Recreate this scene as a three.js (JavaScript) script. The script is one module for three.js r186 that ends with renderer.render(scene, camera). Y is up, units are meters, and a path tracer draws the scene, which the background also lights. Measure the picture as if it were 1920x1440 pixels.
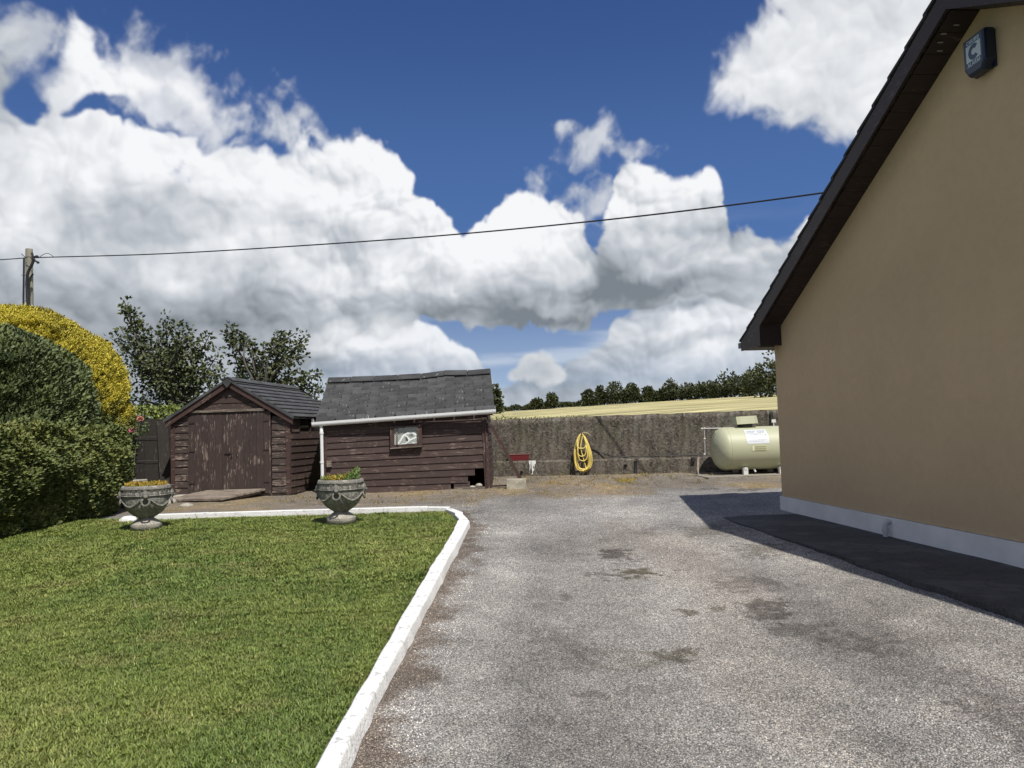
import * as THREE from 'three';
import { mergeGeometries } from 'three/addons/utils/BufferGeometryUtils.js';
import { RoundedBoxGeometry } from 'three/addons/geometries/RoundedBoxGeometry.js';

// ---------------------------------------------------------------- camera, light, exposure
const scene = new THREE.Scene();
const FPX = 1428, PITCH = THREE.MathUtils.degToRad(3.53), ROLL = THREE.MathUtils.degToRad(-1.66), EYE = 1.605, SLOPE = 0.03;
const camera = new THREE.PerspectiveCamera(2 * Math.atan(720 / FPX) * 180 / Math.PI, 1024 / 768, 0.1, 1500);
camera.position.set(0, EYE, 0);
camera.rotation.order = 'YXZ';
camera.rotation.set(PITCH, 0, ROLL);
const renderer = new THREE.WebGLRenderer({ antialias: true });
renderer.setSize(1024, 768);
renderer.toneMapping = THREE.LinearToneMapping;
renderer.toneMappingExposure = 1.0;
renderer.shadowMap.enabled = true;
renderer.shadowMap.type = THREE.PCFSoftShadowMap;

const sun = new THREE.DirectionalLight(new THREE.Color(1.0, 0.955, 0.87), 5.0);
const SUNDIR = new THREE.Vector3(0.71, 2.45, 1.45).normalize();
sun.position.copy(SUNDIR).multiplyScalar(60).add(new THREE.Vector3(0, 0, -12));
sun.target.position.set(0, 0, -12);
sun.castShadow = true;
sun.shadow.mapSize.set(4096, 4096);
Object.assign(sun.shadow.camera, { left: -26, right: 26, top: 26, bottom: -26, near: 1, far: 160 });
sun.shadow.bias = -0.0005; sun.shadow.normalBias = 0.02;
scene.add(sun, sun.target);

// ---------------------------------------------------------------- numbers
function rng(a) { return () => { a |= 0; a = a + 0x6D2B79F5 | 0; let t = Math.imul(a ^ a >>> 15, 1 | a); t = t + Math.imul(t ^ t >>> 7, 61 | t) ^ t; return ((t ^ t >>> 14) >>> 0) / 4294967296; }; }
const R0 = rng(12345);
const TAB = new Float32Array(65536); { const r = rng(99); for (let i = 0; i < 65536; i++) TAB[i] = r(); }
const hsh = (i, j) => TAB[((i & 255) << 8 | (j & 255))];
const hsh2 = (i, j) => TAB[(((i + 77) & 255) << 8 | ((j * 7 + 31) & 255))];
function vn(x, y) {
  const i = Math.floor(x), j = Math.floor(y); let a = x - i, b = y - j; a = a * a * (3 - 2 * a); b = b * b * (3 - 2 * b);
  const p = hsh(i, j), q = hsh(i + 1, j), r = hsh(i, j + 1), s = hsh(i + 1, j + 1);
  return p + (q - p) * a + (r - p) * b + (p - q - r + s) * a * b;
}
function fbm(x, y, o = 4) { let s = 0, a = 0.5, n = 0; for (let k = 0; k < o; k++) { s += a * vn(x, y); n += a; x = x * 2.03 + 17.1; y = y * 2.03 + 5.7; a *= 0.5; } return s / n; }
// periodic value noise for tiles that repeat
function pvn(x, y, p) {
  const i = Math.floor(x), j = Math.floor(y); let a = x - i, b = y - j; a = a * a * (3 - 2 * a); b = b * b * (3 - 2 * b);
  const m = (v) => ((v % p) + p) % p;
  const P = hsh(m(i), m(j)), q = hsh(m(i + 1), m(j)), r = hsh(m(i), m(j + 1)), s = hsh(m(i + 1), m(j + 1));
  return P + (q - P) * a + (r - P) * b + (P - q - r + s) * a * b;
}
function pfbm(u, v, p, o = 4) { let s = 0, a = 0.5, n = 0; for (let k = 0; k < o; k++) { s += a * pvn(u * p, v * p, p); n += a; p *= 2; a *= 0.5; } return s / n; }
function worley(x, y) {
  const i = Math.floor(x), j = Math.floor(y); let m = 9;
  for (let a = -1; a < 2; a++) for (let b = -1; b < 2; b++) {
    const dx = i + a + hsh(i + a, j + b) - x, dy = j + b + hsh2(i + a, j + b) - y, d = dx * dx + dy * dy; if (d < m) m = d;
  }
  return Math.sqrt(m);
}
const clamp = (v, a = 0, b = 1) => v < a ? a : v > b ? b : v;
const sst = (a, b, v) => { const t = clamp((v - a) / (b - a)); return t * t * (3 - 2 * t); };
const lerp = (a, b, t) => a + (b - a) * t;
const lin = (c) => { c /= 255; return c <= 0.04045 ? c / 12.92 : Math.pow((c + 0.055) / 1.055, 2.4); };
const L3 = (r, g, b) => [lin(r), lin(g), lin(b)];
const V = (x, y, z) => new THREE.Vector3(x, y, z);

// photo pixels (1920 x 1440) to rays, then to the ground or to a known distance
camera.updateMatrixWorld();
const CM = new THREE.Matrix4().makeRotationFromEuler(camera.rotation);
function ray(px, py) { const d = V((px - 960) / FPX, -(py - 720) / FPX, -1).applyMatrix4(CM); return d.multiplyScalar(-1 / d.z); }
function at(px, py, depth) { return ray(px, py).multiplyScalar(depth).add(V(0, EYE, 0)); }
function gr(px, py, h = 0) { const d = ray(px, py), t = (h - EYE) / (d.y - SLOPE); return d.multiplyScalar(t).add(V(0, EYE, 0)); }

// ---------------------------------------------------------------- sky: air and clouds
function buildSky() {
  const W = 4096, H = 2048, data = new Float32Array(W * H * 4);
  const S = (px, py) => { const d = ray(px, py); return [Math.atan2(d.x, -d.z) * FPX, -Math.atan2(d.y, Math.hypot(d.x, d.z)) * FPX]; };
  const curve = (pts) => { const c = pts.map((p) => S(...p)).sort((a, b) => a[0] - b[0]); return (x) => { if (x <= c[0][0]) return c[0][1]; for (let i = 1; i < c.length; i++) if (x < c[i][0]) { const t = (x - c[i - 1][0]) / (c[i][0] - c[i - 1][0]); return lerp(c[i - 1][1], c[i][1], t * t * (3 - 2 * t) * 0.5 + t * 0.5); } return c[c.length - 1][1]; }; };
  const top = curve([[-260, 20], [-120, 90], [-40, 70], [10, 90], [50, 150], [85, 130], [120, 70], [180, 70], [235, 120], [290, 150], [350, 165], [420, 195], [500, 225], [560, 250], [620, 282], [690, 302], [740, 296], [800, 335], [850, 385], [876, 432], [905, 405], [950, 374], [990, 366], [1040, 385], [1085, 420], [1120, 470], [1140, 455], [1158, 400], [1172, 345], [1215, 332], [1255, 350], [1300, 348], [1338, 325], [1366, 372], [1405, 415], [1450, 462], [1500, 440], [1560, 420], [1680, 460], [1900, 520], [2300, 540]]);
  const base = curve([[-260, 760], [0, 760], [300, 745], [560, 720], [690, 632], [800, 624], [900, 622], [1010, 612], [1100, 606], [1160, 570], [1220, 556], [1320, 552], [1420, 575], [1700, 620], [2300, 700]]);
  const low = curve([[-300, 700], [500, 690], [600, 640], [700, 600], [800, 612], [880, 640], [905, 690], [940, 720], [975, 705], [1005, 690], [1060, 690], [1090, 690], [1130, 650], [1165, 590], [1210, 560], [1260, 560], [1330, 550], [1420, 560], [1700, 600], [2300, 620]]);
  const blobs = [ // px, py, rx, ry, weight, softness
    [1560, 110, 190, 108, 1.0, 1], [1650, 25, 190, 140, 1.0, 1], [1470, 155, 96, 62, 0.85, 1], [1800, 0, 260, 110, 1, 1],
    [1105, 285, 74, 46, 0.95, 2], [1050, 262, 36, 44, 0.6, 3], [1205, 278, 52, 30, 0.55, 3], [1012, 350, 44, 26, 0.7, 3], [1085, 385, 76, 44, 0.75, 3], [1132, 350, 40, 36, 0.55, 3], [1040, 330, 40, 30, 0.5, 3],
    [1008, 696, 52, 34, 0.97, 1], [975, 706, 34, 20, 0.9, 1], [1040, 704, 34, 22, 0.9, 1],
    [60, 85, 84, 44, 0.55, 3], [262, 105, 48, 56, 0.72, 3], [318, 118, 50, 34, 0.62, 3], [320, 175, 96, 66, 0.85, 3], [420, 205, 130, 64, 0.9, 3], [520, 235, 90, 46, 0.75, 3], [590, 275, 90, 40, 0.7, 3],
  ].map(([px, py, rx, ry, w, s]) => [...S(px, py), rx, ry, w, s]);
  const holes = [[60, 205, 46, 34], [352, 325, 40, 40], [300, 225, 66, 30], [415, 262, 50, 26], [500, 270, 40, 18], [215, 212, 30, 18], [175, 215, 60, 14]].map(([px, py, rx, ry]) => [...S(px, py), rx, ry]);
  const bright = [[560, 330, 200, 80], [700, 360, 150, 90], [960, 430, 110, 60], [1230, 400, 110, 70], [1275, 488, 80, 26], [1330, 470, 90, 20], [1290, 610, 120, 26], [330, 520, 30, 44], [1030, 575, 60, 22], [860, 655, 50, 30], [1210, 590, 60, 24], [820, 470, 120, 50], [1060, 500, 80, 40], [700, 640, 110, 24], [1290, 670, 110, 22], [90, 300, 90, 60], [150, 130, 60, 40]].map(([px, py, rx, ry]) => [...S(px, py), rx, ry]);
  const dark = [[660, 562, 170, 26], [860, 590, 150, 26], [520, 585, 120, 30], [1220, 535, 120, 14], [1060, 600, 90, 12], [230, 600, 260, 60], [40, 560, 200, 60], [1140, 500, 40, 24], [1300, 575, 90, 10], [600, 690, 180, 24], [20, 180, 40, 70], [330, 420, 120, 40], [620, 440, 90, 40], [1330, 640, 120, 14]].map(([px, py, rx, ry]) => [...S(px, py), rx, ry]);
  const puff = (x, y, K) => { let s = 0, a = 0.52, f = 1 / 150; for (let k = 0; k < K; k++) { const w = worley(x * f + k * 13.3, y * f + k * 7.7); s += a * (1 - w * w * 1.15); f *= 2.1; a *= 0.5; } return s; };
  const ell = (list, x, y) => { let m = 0; for (const [cx, cy, rx, ry] of list) { const q = ((x - cx) / rx) ** 2 + ((y - cy) / ry) ** 2; if (q < 6) m += Math.exp(-q * 0.9); } return m; };
  const cGrey = L3(124, 132, 140), cMid = L3(190, 196, 203), cLight = L3(248, 249, 251);
  const zen = L3(54, 82, 138), mid = L3(80, 115, 172), hor = L3(176, 198, 222);
  const tone = (s) => s < 0.5 ? [0, 1, 2].map((k) => lerp(cGrey[k], cMid[k], s * 2)) : [0, 1, 2].map((k) => lerp(cMid[k], cLight[k], s * 2 - 1));
  const over = (c, t, a) => { for (let k = 0; k < 3; k++) c[k] = lerp(c[k], t[k], a); };
  function sample(az, el, fine) {
    const e = el * 180 / Math.PI, x0 = az * FPX, y0 = -el * FPX;
    const c = e < 14 ? [0, 1, 2].map((k) => lerp(hor[k], mid[k], sst(0, 14, e) ** 0.7)) : [0, 1, 2].map((k) => lerp(mid[k], zen[k], sst(12, 34, e)));
    const o = fine ? 5 : 3;
    const wx = (fbm(x0 / 90, y0 / 90, o) - 0.5) * 60, wy = (fbm(x0 / 90 + 40, y0 / 90 + 9, o) - 0.5) * 60;
    const x = x0 + wx, y = y0 + wy;
    const n = fbm(x0 / 120 + 3, y0 / 120 + 8, o + 1) - 0.5, nf = fbm(x / 34, y / 34, o) - 0.5;
    const h = puff(x, y, fine ? 5 : 4), hl = puff(x, y, 4) - puff(x + 6, y - 10, 4);   // light comes from above and the right
    const big = fbm(x0 / 170 + 21, y0 / 120 + 4, 4) - 0.5, wisp = sst(-250, -520, x0);   // ragged to the left, crisp cauliflower to the right
    const hb = fine ? fbm(x0 / 230 + 9, y0 / 150 + 2, 3) - 0.5 : 0;
    const front = sst(1.25, 0.95, Math.abs(az));                     // the cloud bank that stands in this quarter of the sky
    // thin streaks low down
    const st = fbm(x0 / 260, y0 / 34 + 3, o);
    over(c, L3(214, 222, 232), 0.62 * sst(0.42, 0.72, st) * sst(17, 3, e));
    // far low cumulus
    let D = clamp((y - low(x)) / 34, -2, 1.6) * front + (h - 0.62) * 1.2 + n * 0.9 + (1 - front) * (n * 3 - 0.2) * sst(13, 6, e) - (1 - front) * 1.2 * sst(6, 13, e) + 0.1;
    let a = sst(0.05, 0.42, D) * sst(0.3, 2.2, e) * 0.94;
    if (a > 0) over(c, tone(clamp(0.70 + hl * 1.6 + nf * 0.26 - 0.25 * sst(7, 3, e) + big * 0.8 + Math.min(ell(bright, x, y), 1) * 0.26 - Math.min(ell(dark, x, y), 1) * 0.3)), a * lerp(0.72, 0.95, sst(3, 7, e)));
    // blobs: broken cloud and wisps
    let bw = -1, soft = 1;
    for (const [cx, cy, rx, ry, w, s] of blobs) { const q = 1 - Math.hypot((x - cx) / rx, (y - cy) / ry); if (q > -1.4) { const v = s === 1 ? Math.min(q * 1.6, 1) - (1 - w) : Math.min(q * 1.5, 0.8) - (0.62 - w * 0.8); if (v > bw) { bw = v; soft = s; } } }
    // the rest of the sky, outside this bank: scattered fair-weather cloud, its unseen cover raised to whiten the fill light
    const gen = (fbm(x0 / 420 + 50, y0 / 300 + 20, 4) - 0.53) * 6;
    bw = Math.max(bw, lerp(gen, -1, front) - sst(45, 75, e) * 0.4);
    D = bw + (soft === 1 ? (h - 0.6) * 1.2 + n * 0.9 + nf * 0.7 : n * 2.1 + nf * 1.9 + (fbm(x0 / 16 + y0 / 40, y0 / 22, o) - 0.5) * 0.9);
    a = soft === 1 ? sst(-0.05, 0.55, D) : sst(-0.05, 1.25, D) * 0.8;
    if (a > 0) over(c, tone(clamp(0.74 + hl * 0.7 + nf * 0.2 + big * 0.6 + (e > 24 ? 0 : 0.04))), a);
    // the bank
    D = Math.min(clamp((y - top(x)) / 70, -2, 1.3), clamp((base(x) - y) / 46, -2, 1.3)) - (1 - front) * 3;
    D += (h - 0.60) * lerp(1.55, 0.9, wisp) + n * lerp(0.55, 1.5, wisp) + nf * lerp(0.5, 1.1, wisp) - ell(holes, x, y) * (1.3 + nf * 3);
    a = sst(0.0, lerp(0.26, 0.7, wisp), D);
    if (a > 0) {
      const yb = base(x), t = sst(yb - 260, yb - 10, y + hb * 240);
      const s = 0.84 - 0.47 * t + hl * lerp(1.8, 1.0, t) * lerp(1, 0.5, wisp) + nf * 0.34 + big * lerp(0.95, 0.9, t) + (h - 0.6) * 0.22 + Math.min(ell(bright, x, y), 1) * 0.26 - Math.min(ell(dark, x, y), 1.1) * 0.33 - sst(0.5, 0, D) * 0.05;
      over(c, tone(clamp(s)), a * 0.985);
    }
    return c;
  }
  const put = (i, j, c) => { const k = (j * W + i) * 4; data[k] = c[0]; data[k + 1] = c[1]; data[k + 2] = c[2]; data[k + 3] = 1; };
  const i0 = Math.round(W * (0.25 - 46 / 360)), i1 = Math.round(W * (0.25 + 46 / 360)), j0 = H / 2, j1 = H / 2 + Math.round(40 / 180 * H);
  for (let j = j0; j < H; j += 4) for (let i = 0; i < W; i += 4) {
    const inside = i + 4 > i0 && i < i1 && j < j1;
    if (inside) { for (let b = 0; b < 4; b++) for (let a = 0; a < 4; a++) put(i + a, j + b, sample(((i + a + 0.5) / W - 0.25) * 2 * Math.PI, ((j + b + 0.5) / H - 0.5) * Math.PI, true)); continue; }
    let az = ((i + 2) / W - 0.25) * 2 * Math.PI; if (az > Math.PI) az -= 2 * Math.PI;
    const c = sample(az, ((j + 2) / H - 0.5) * Math.PI, false);
    for (let b = 0; b < 4; b++) for (let a = 0; a < 4; a++) put(i + a, j + b, c);
  }
  const g = L3(120, 118, 100);
  for (let j = 0; j < j0; j++) for (let i = 0; i < W; i++) put(i, j, g);
  const t = new THREE.DataTexture(data, W, H, THREE.RGBAFormat, THREE.FloatType);
  t.mapping = THREE.EquirectangularReflectionMapping; t.magFilter = t.minFilter = THREE.LinearFilter; t.needsUpdate = true;
  return t;
}
const skyTexture = buildSky();
scene.background = skyTexture;
scene.environment = skyTexture;
// ---------------------------------------------------------------- helpers: textures, meshes, tags
const enc = (c) => { c = clamp(c); return Math.round(255 * (c <= 0.0031308 ? c * 12.92 : 1.055 * Math.pow(c, 1 / 2.4) - 0.055)); };
function tex(n, fn, srgb = true, m = n) {
  const d = new Uint8Array(n * m * 4);
  for (let j = 0; j < m; j++) for (let i = 0; i < n; i++) {
    const c = fn((i + 0.5) / n, (j + 0.5) / m, i, j), k = (j * n + i) * 4;
    if (srgb) { d[k] = enc(c[0]); d[k + 1] = enc(c[1]); d[k + 2] = enc(c[2]); } else d[k] = d[k + 1] = d[k + 2] = Math.round(255 * clamp(c));
    d[k + 3] = 255;
  }
  const t = new THREE.DataTexture(d, n, m); t.wrapS = t.wrapT = THREE.RepeatWrapping; t.magFilter = THREE.LinearFilter; t.minFilter = THREE.LinearMipmapLinearFilter; t.generateMipmaps = true;
  if (srgb) t.colorSpace = THREE.SRGBColorSpace; t.needsUpdate = true; return t;
}
function rep(t, sx, sy = sx) { t.repeat.set(sx, sy); return t; }
const mat = (o) => new THREE.MeshStandardMaterial({ roughness: 0.85, metalness: 0, ...o });
const plain = (r, g, b, rough = 0.8, extra = {}) => mat({ color: new THREE.Color().setRGB(r, g, b), roughness: rough, ...extra });
const taken = {};
function numbered(n) { if (taken[n] === undefined) { taken[n] = 0; return n; } taken[n]++; return n + '_' + String(taken[n]).padStart(3, '0'); }
function tag(o, label, category, group, kind) { o.userData.label = label; if (category) o.userData.category = category; if (group) o.userData.group = group; if (kind) o.userData.kind = kind; return o; }
function thing(name, label, category, p = V(0, 0, 0), turn = 0, group) { const o = new THREE.Group(); o.name = numbered(name); o.position.copy(p); o.rotation.y = turn; scene.add(o); return tag(o, label, category, group); }
function part(name, geo, m, parent) { const o = new THREE.Mesh(geo, m); o.name = parent === scene ? numbered(name) : name; o.castShadow = o.receiveShadow = true; parent.add(o); return o; }
function uvBox(g, ox = 0, oy = 0, swap = false) {
  const p = g.attributes.position, n = g.attributes.normal, uv = new Float32Array(p.count * 2);
  for (let i = 0; i < p.count; i++) {
    const a = Math.abs(n.getX(i)), b = Math.abs(n.getY(i)), c = Math.abs(n.getZ(i)); let u, v;
    if (c >= a && c >= b) { u = p.getX(i); v = p.getY(i); } else if (a >= b) { u = p.getZ(i); v = p.getY(i); } else { u = p.getX(i); v = p.getZ(i); }
    if (swap) [u, v] = [v, u];
    uv[i * 2] = u + ox; uv[i * 2 + 1] = v + oy;
  }
  g.setAttribute('uv', new THREE.BufferAttribute(uv, 2)); return g;
}
function box(w, h, d, x = 0, y = 0, z = 0, swap = false) { const g = new THREE.BoxGeometry(w, h, d); g.translate(x, y, z); return uvBox(g, R0() * 9, R0() * 9, swap); }
// front quad a (bottom left) b (bottom right) c (top right) d (top left), extruded back by the vector back; u runs a to b
function hexa(a, b, c, d, back, swap = false) {
  const A = [a, b, c, d], B = A.map((p) => p.clone().add(back)), ox = R0() * 9, oy = R0() * 9, pos = [], uv = [];
  const quad = (p, q, r, s) => { const w = p.distanceTo(q), h = p.distanceTo(s); const U = swap ? [[0, 0], [0, w], [h, w], [h, 0]] : [[0, 0], [w, 0], [w, h], [0, h]]; for (const k of [0, 1, 2, 0, 2, 3]) { pos.push(...[p, q, r, s][k].toArray()); uv.push(U[k][0] + ox, U[k][1] + oy); } };
  quad(a, b, c, d); quad(B[1], B[0], B[3], B[2]); quad(d, c, B[2], B[3]); quad(B[0], B[1], b, a); quad(B[0], a, d, B[3]); quad(b, B[1], B[2], c);
  const g = new THREE.BufferGeometry(); g.setAttribute('position', new THREE.Float32BufferAttribute(pos, 3)); g.setAttribute('uv', new THREE.Float32BufferAttribute(uv, 2)); g.computeVertexNormals(); return g;
}
function tube(pts, r, seg = 24, rad = 6, closed = false) { return new THREE.TubeGeometry(new THREE.CatmullRomCurve3(pts, closed, 'centripetal'), seg, r, rad, closed); }
function rod(a, b, r0, r1 = r0, rad = 8) {
  const d = b.clone().sub(a), g = new THREE.CylinderGeometry(r1, r0, d.length(), rad);
  g.applyQuaternion(new THREE.Quaternion().setFromUnitVectors(V(0, 1, 0), d.clone().normalize())); const m = a.clone().add(b).multiplyScalar(0.5); g.translate(m.x, m.y, m.z); return g;
}
function extrude(pts, depth) { const s = new THREE.Shape(pts.map((p) => new THREE.Vector2(p[0], p[1]))); return new THREE.ExtrudeGeometry(s, { depth, bevelEnabled: false }); }
function roughen(g, amp, f, seed = 0) {   // uneven surface for stone and cast concrete
  const p = g.attributes.position, n = g.attributes.normal;
  for (let i = 0; i < p.count; i++) { const x = p.getX(i), y = p.getY(i), z = p.getZ(i), k = (fbm(x * f + z * f * 0.7 + seed, y * f + z * f * 0.9 + seed, 3) - 0.5) * 2 * amp; p.setXYZ(i, x + n.getX(i) * k, y + n.getY(i) * k, z + n.getZ(i) * k); }
  g.computeVertexNormals(); return g;
}
function stone(w, h, d, seed) {
  const g = new THREE.IcosahedronGeometry(0.5, 2), p = g.attributes.position;
  for (let i = 0; i < p.count; i++) { const v = V(p.getX(i), p.getY(i), p.getZ(i)); const k = 0.75 + 0.55 * fbm(v.x * 2.3 + seed, v.y * 2.3 + v.z * 2.1 + seed * 3, 3); p.setXYZ(i, v.x * w * k, clamp(v.y * k, -0.3, 0.5) * h, v.z * d * k); }
  g.translate(0, h * 0.28, 0); g.computeVertexNormals(); return uvBox(g);
}

// ---------------------------------------------------------------- surfaces
function pworley(u, v, p) { let x = u * p, y = v * p; const i = Math.floor(x), j = Math.floor(y); let m = 9, id = 0; for (let a = -1; a < 2; a++) for (let b = -1; b < 2; b++) { const ci = ((i + a) % p + p) % p, cj = ((j + b) % p + p) % p; const dx = i + a + hsh(ci, cj) - x, dy = j + b + hsh2(ci, cj) - y, d = dx * dx + dy * dy; if (d < m) { m = d; id = hsh(cj + 91, ci + 13); } } return [Math.sqrt(m), id]; }
const chipTone = (id, f) => { const t = id < 0.16 ? 0.075 : id < 0.42 ? 0.13 : id < 0.78 ? 0.21 : id < 0.95 ? 0.30 : 0.44; return [t * (1.02 + 0.1 * (f - 0.5)), t, t * (0.965 - 0.12 * (f - 0.5))]; };
const tChip = tex(1024, (u, v) => { const [d, id] = pworley(u, v, 176); const f = pvn(u * 256, v * 256, 256), c = chipTone(id, f); const k = lerp(1.05, 0.42, sst(0.42, 0.72, d)) * (0.85 + 0.3 * f); return c.map((q) => q * k); });
const tChipB = tex(1024, (u, v) => { const [d, id] = pworley(u, v, 176); return (1 - sst(0.1, 0.75, d)) * (0.55 + 0.45 * id); }, false);
const mDrive = mat({ map: rep(tChip, 1 / 1.5), bumpMap: rep(tChipB, 1 / 1.5), bumpScale: 0.006, vertexColors: true, roughness: 0.9 });
const tTar = tex(512, (u, v) => { const n = pfbm(u, v, 8, 5), g = pvn(u * 128, v * 128, 128); const dst = sst(0.52, 0.68, pfbm(u + 0.3, v, 5, 5)), cr = sst(0.03, 0.0, Math.abs(pfbm(u, v + 0.4, 4, 4) - 0.5)); const t = lerp(0.05 + 0.03 * (n - 0.5) + 0.03 * (g - 0.5), 0.10, dst * 0.6) * lerp(1, 0.6, cr); return [t * 1.03, t, t * 0.96]; });
const mPath = mat({ map: rep(tTar, 1 / 2.1), bumpMap: rep(tex(256, (u, v) => pvn(u * 64, v * 64, 64) * 0.6 + pfbm(u, v, 6, 3) * 0.4, false), 1 / 0.6), bumpScale: 0.004, roughness: 0.82 });
const tRend = tex(512, (u, v) => pfbm(u, v, 64, 2) * 0.5 + pfbm(u, v, 12, 3) * 0.5, false);
const tRendC = tex(512, (u, v) => { const n = pfbm(u, v, 3, 5) - 0.5, s = pfbm(u, v, 40, 2) - 0.5; const k = 1 + n * 0.16 + s * 0.08; return [0.53 * k, 0.39 * k, 0.228 * k]; });
const mRender = mat({ map: rep(tRendC, 1 / 2.7), bumpMap: rep(tRend, 1 / 0.9), bumpScale: 0.0035, roughness: 0.92 });
const tPlin = tex(256, (u, v) => { const k = 1 + (pfbm(u, v, 6, 4) - 0.5) * 0.25; return [0.70 * k, 0.69 * k, 0.67 * k]; });
const mPlinth = mat({ map: rep(tPlin, 1 / 1.1), bumpMap: rep(tRend, 1 / 0.6), bumpScale: 0.002, roughness: 0.8 });
// weathered brown-stained boards, the grain along u; peel = how much bare grey wood shows
function wood(seed, peel, base, bare) {
  const f = (u, v) => {
    const gr = pvn(u * 8 + seed, v * 96, 96) * 0.6 + pvn(u * 24, v * 192 + seed, 192) * 0.4;
    const pl = pfbm((u + seed * 0.13) % 1, v, 4, 3) * 0.38 + (pvn(u * 7 + 5, v * 80 + seed, 80) * 0.6 + pvn(u * 22, v * 160, 160) * 0.4) * 0.62;
    return [gr, sst(1 - peel, 1 - peel + 0.10, pl)];
  };
  const c = tex(512, (u, v) => { const [g, p] = f(u, v), k = 0.72 + 0.56 * g; return [0, 1, 2].map((i) => lerp(base[i] * k, bare[i] * (0.6 + 0.7 * g), p)); });
  const b = tex(512, (u, v) => { const [g, p] = f(u, v); return 0.5 + g * 0.35 - p * 0.3; }, false);
  return mat({ map: c, bumpMap: b, bumpScale: 0.003, roughness: 0.78 });
}
const brown = [0.046, 0.028, 0.024], bareW = [0.22, 0.17, 0.145];
const mBoards = [wood(1, 0.36, brown, [0.17, 0.12, 0.10]), wood(4, 0.34, [0.046, 0.027, 0.024], [0.17, 0.12, 0.10]), wood(9, 0.38, [0.056, 0.034, 0.029], [0.15, 0.105, 0.09])];
const mDoor = [wood(2, 0.385, [0.046, 0.030, 0.027], bareW), wood(7, 0.41, [0.042, 0.028, 0.025], bareW), wood(5, 0.37, [0.049, 0.032, 0.028], bareW)];
const mTrim = wood(3, 0.37, [0.058, 0.031, 0.026], [0.2, 0.15, 0.125]);
const mPanel = [wood(6, 0.41, [0.055, 0.037, 0.033], [0.25, 0.2, 0.165]), wood(8, 0.38, [0.05, 0.034, 0.03], [0.22, 0.175, 0.14])];
const mGrey = wood(11, 0.6, [0.115, 0.092, 0.075], [0.26, 0.215, 0.175]);
const mFence = [wood(12, 0.34, [0.020, 0.017, 0.015], [0.09, 0.08, 0.07]), wood(14, 0.33, [0.026, 0.022, 0.019], [0.09, 0.08, 0.07])];
const mFascia = mat({ map: mBoards[1].map, color: new THREE.Color().setRGB(0.5, 0.48, 0.5), bumpMap: mBoards[1].bumpMap, bumpScale: 0.002, roughness: 0.6 });
function slateMat(seed, t) { const c = tex(256, (u, v) => { const n = pfbm((u + seed * 0.17) % 1, v, 5, 4) - 0.5, g = pvn(u * 96, v * 96, 96) - 0.5, li = 0.6 * sst(0.76, 0.82, pfbm(u, (v + seed * 0.31) % 1, 14, 3)); const k = t * (1 + n * 1.0 + g * 0.35); return [lerp(k, 0.2, li), lerp(k * 1.02, 0.21, li), lerp(k * 1.07, 0.2, li)]; }); const b = tex(256, (u, v) => pfbm((u + seed * 0.17) % 1, v, 8, 4), false); return mat({ map: c, bumpMap: b, bumpScale: 0.004, roughness: 0.9 }); }
const mSlate = [slateMat(1, 0.046), slateMat(2, 0.058), slateMat(3, 0.037), slateMat(5, 0.051)];
const mFelt = slateMat(7, 0.06); mFelt.roughness = 0.8;
// old shuttered concrete wall: dark with dirt, paler grains showing through, streaked from the top
const tConc = tex(1024, (u, v) => {
  const n = pfbm(u, v, 4, 5), st = pfbm(u, v * 0.2, 24, 3), g = pfbm(u, v, 64, 3), sp = sst(0.58, 0.72, pfbm(u + 0.37, v + 0.11, 48, 3)), mo = sst(0.52, 0.7, pfbm(u + 0.6, v, 7, 4)), pale = sst(0.60, 0.75, pfbm(u, v * 0.4 + 0.2, 9, 4));
  const t = 0.078 + 0.06 * (n - 0.5) + 0.09 * (st - 0.5) + 0.12 * (g - 0.5);
  let c = [t * 1.12, t * 0.96, t * 0.78]; c = [0, 1, 2].map((k) => lerp(c[k], [0.21, 0.19, 0.155][k], sp * 0.55)); c = [0, 1, 2].map((k) => lerp(c[k], [0.085, 0.09, 0.04][k], mo * 0.2)); return [0, 1, 2].map((k) => lerp(c[k], [0.25, 0.235, 0.21][k], pale * 0.25));
});
const tConcB = tex(1024, (u, v) => pfbm(u, v, 64, 3) * 0.6 + pfbm(u, v, 16, 3) * 0.4, false);
const mConc = mat({ map: rep(tConc, 1 / 1.9), bumpMap: rep(tConcB, 1 / 1.9), bumpScale: 0.012, roughness: 0.95 });
const tStone = tex(512, (u, v) => { const n = pfbm(u, v, 6, 5) - 0.5, g = pfbm(u, v, 48, 2) - 0.5, li = sst(0.6, 0.72, pfbm(u + 0.3, v, 10, 4)), gr = sst(0.5, 0.72, pfbm(u, v + 0.5, 5, 4)); const t = 0.21 * (1 + n * 0.9 + g * 0.7); let c = [t * 1.03, t * 0.99, t * 0.90]; c = [0, 1, 2].map((k) => lerp(c[k], [0.12, 0.115, 0.09][k], gr * 0.35)); return [0, 1, 2].map((k) => lerp(c[k], [0.42, 0.40, 0.35][k], li * 0.7)); });
const tStoneB = tex(512, (u, v) => pfbm(u, v, 24, 4), false);
const mStone = mat({ map: rep(tStone, 1 / 0.55), bumpMap: rep(tStoneB, 1 / 0.55), bumpScale: 0.008, roughness: 0.95 });
const tStone2 = tex(256, (u, v) => { const n = pfbm(u, v, 6, 5) - 0.5, g = pfbm(u, v, 32, 2) - 0.5; const t = 0.34 * (1 + n * 0.7 + g * 0.6); return [t * 1.05, t * 0.98, t * 0.84]; });
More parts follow.
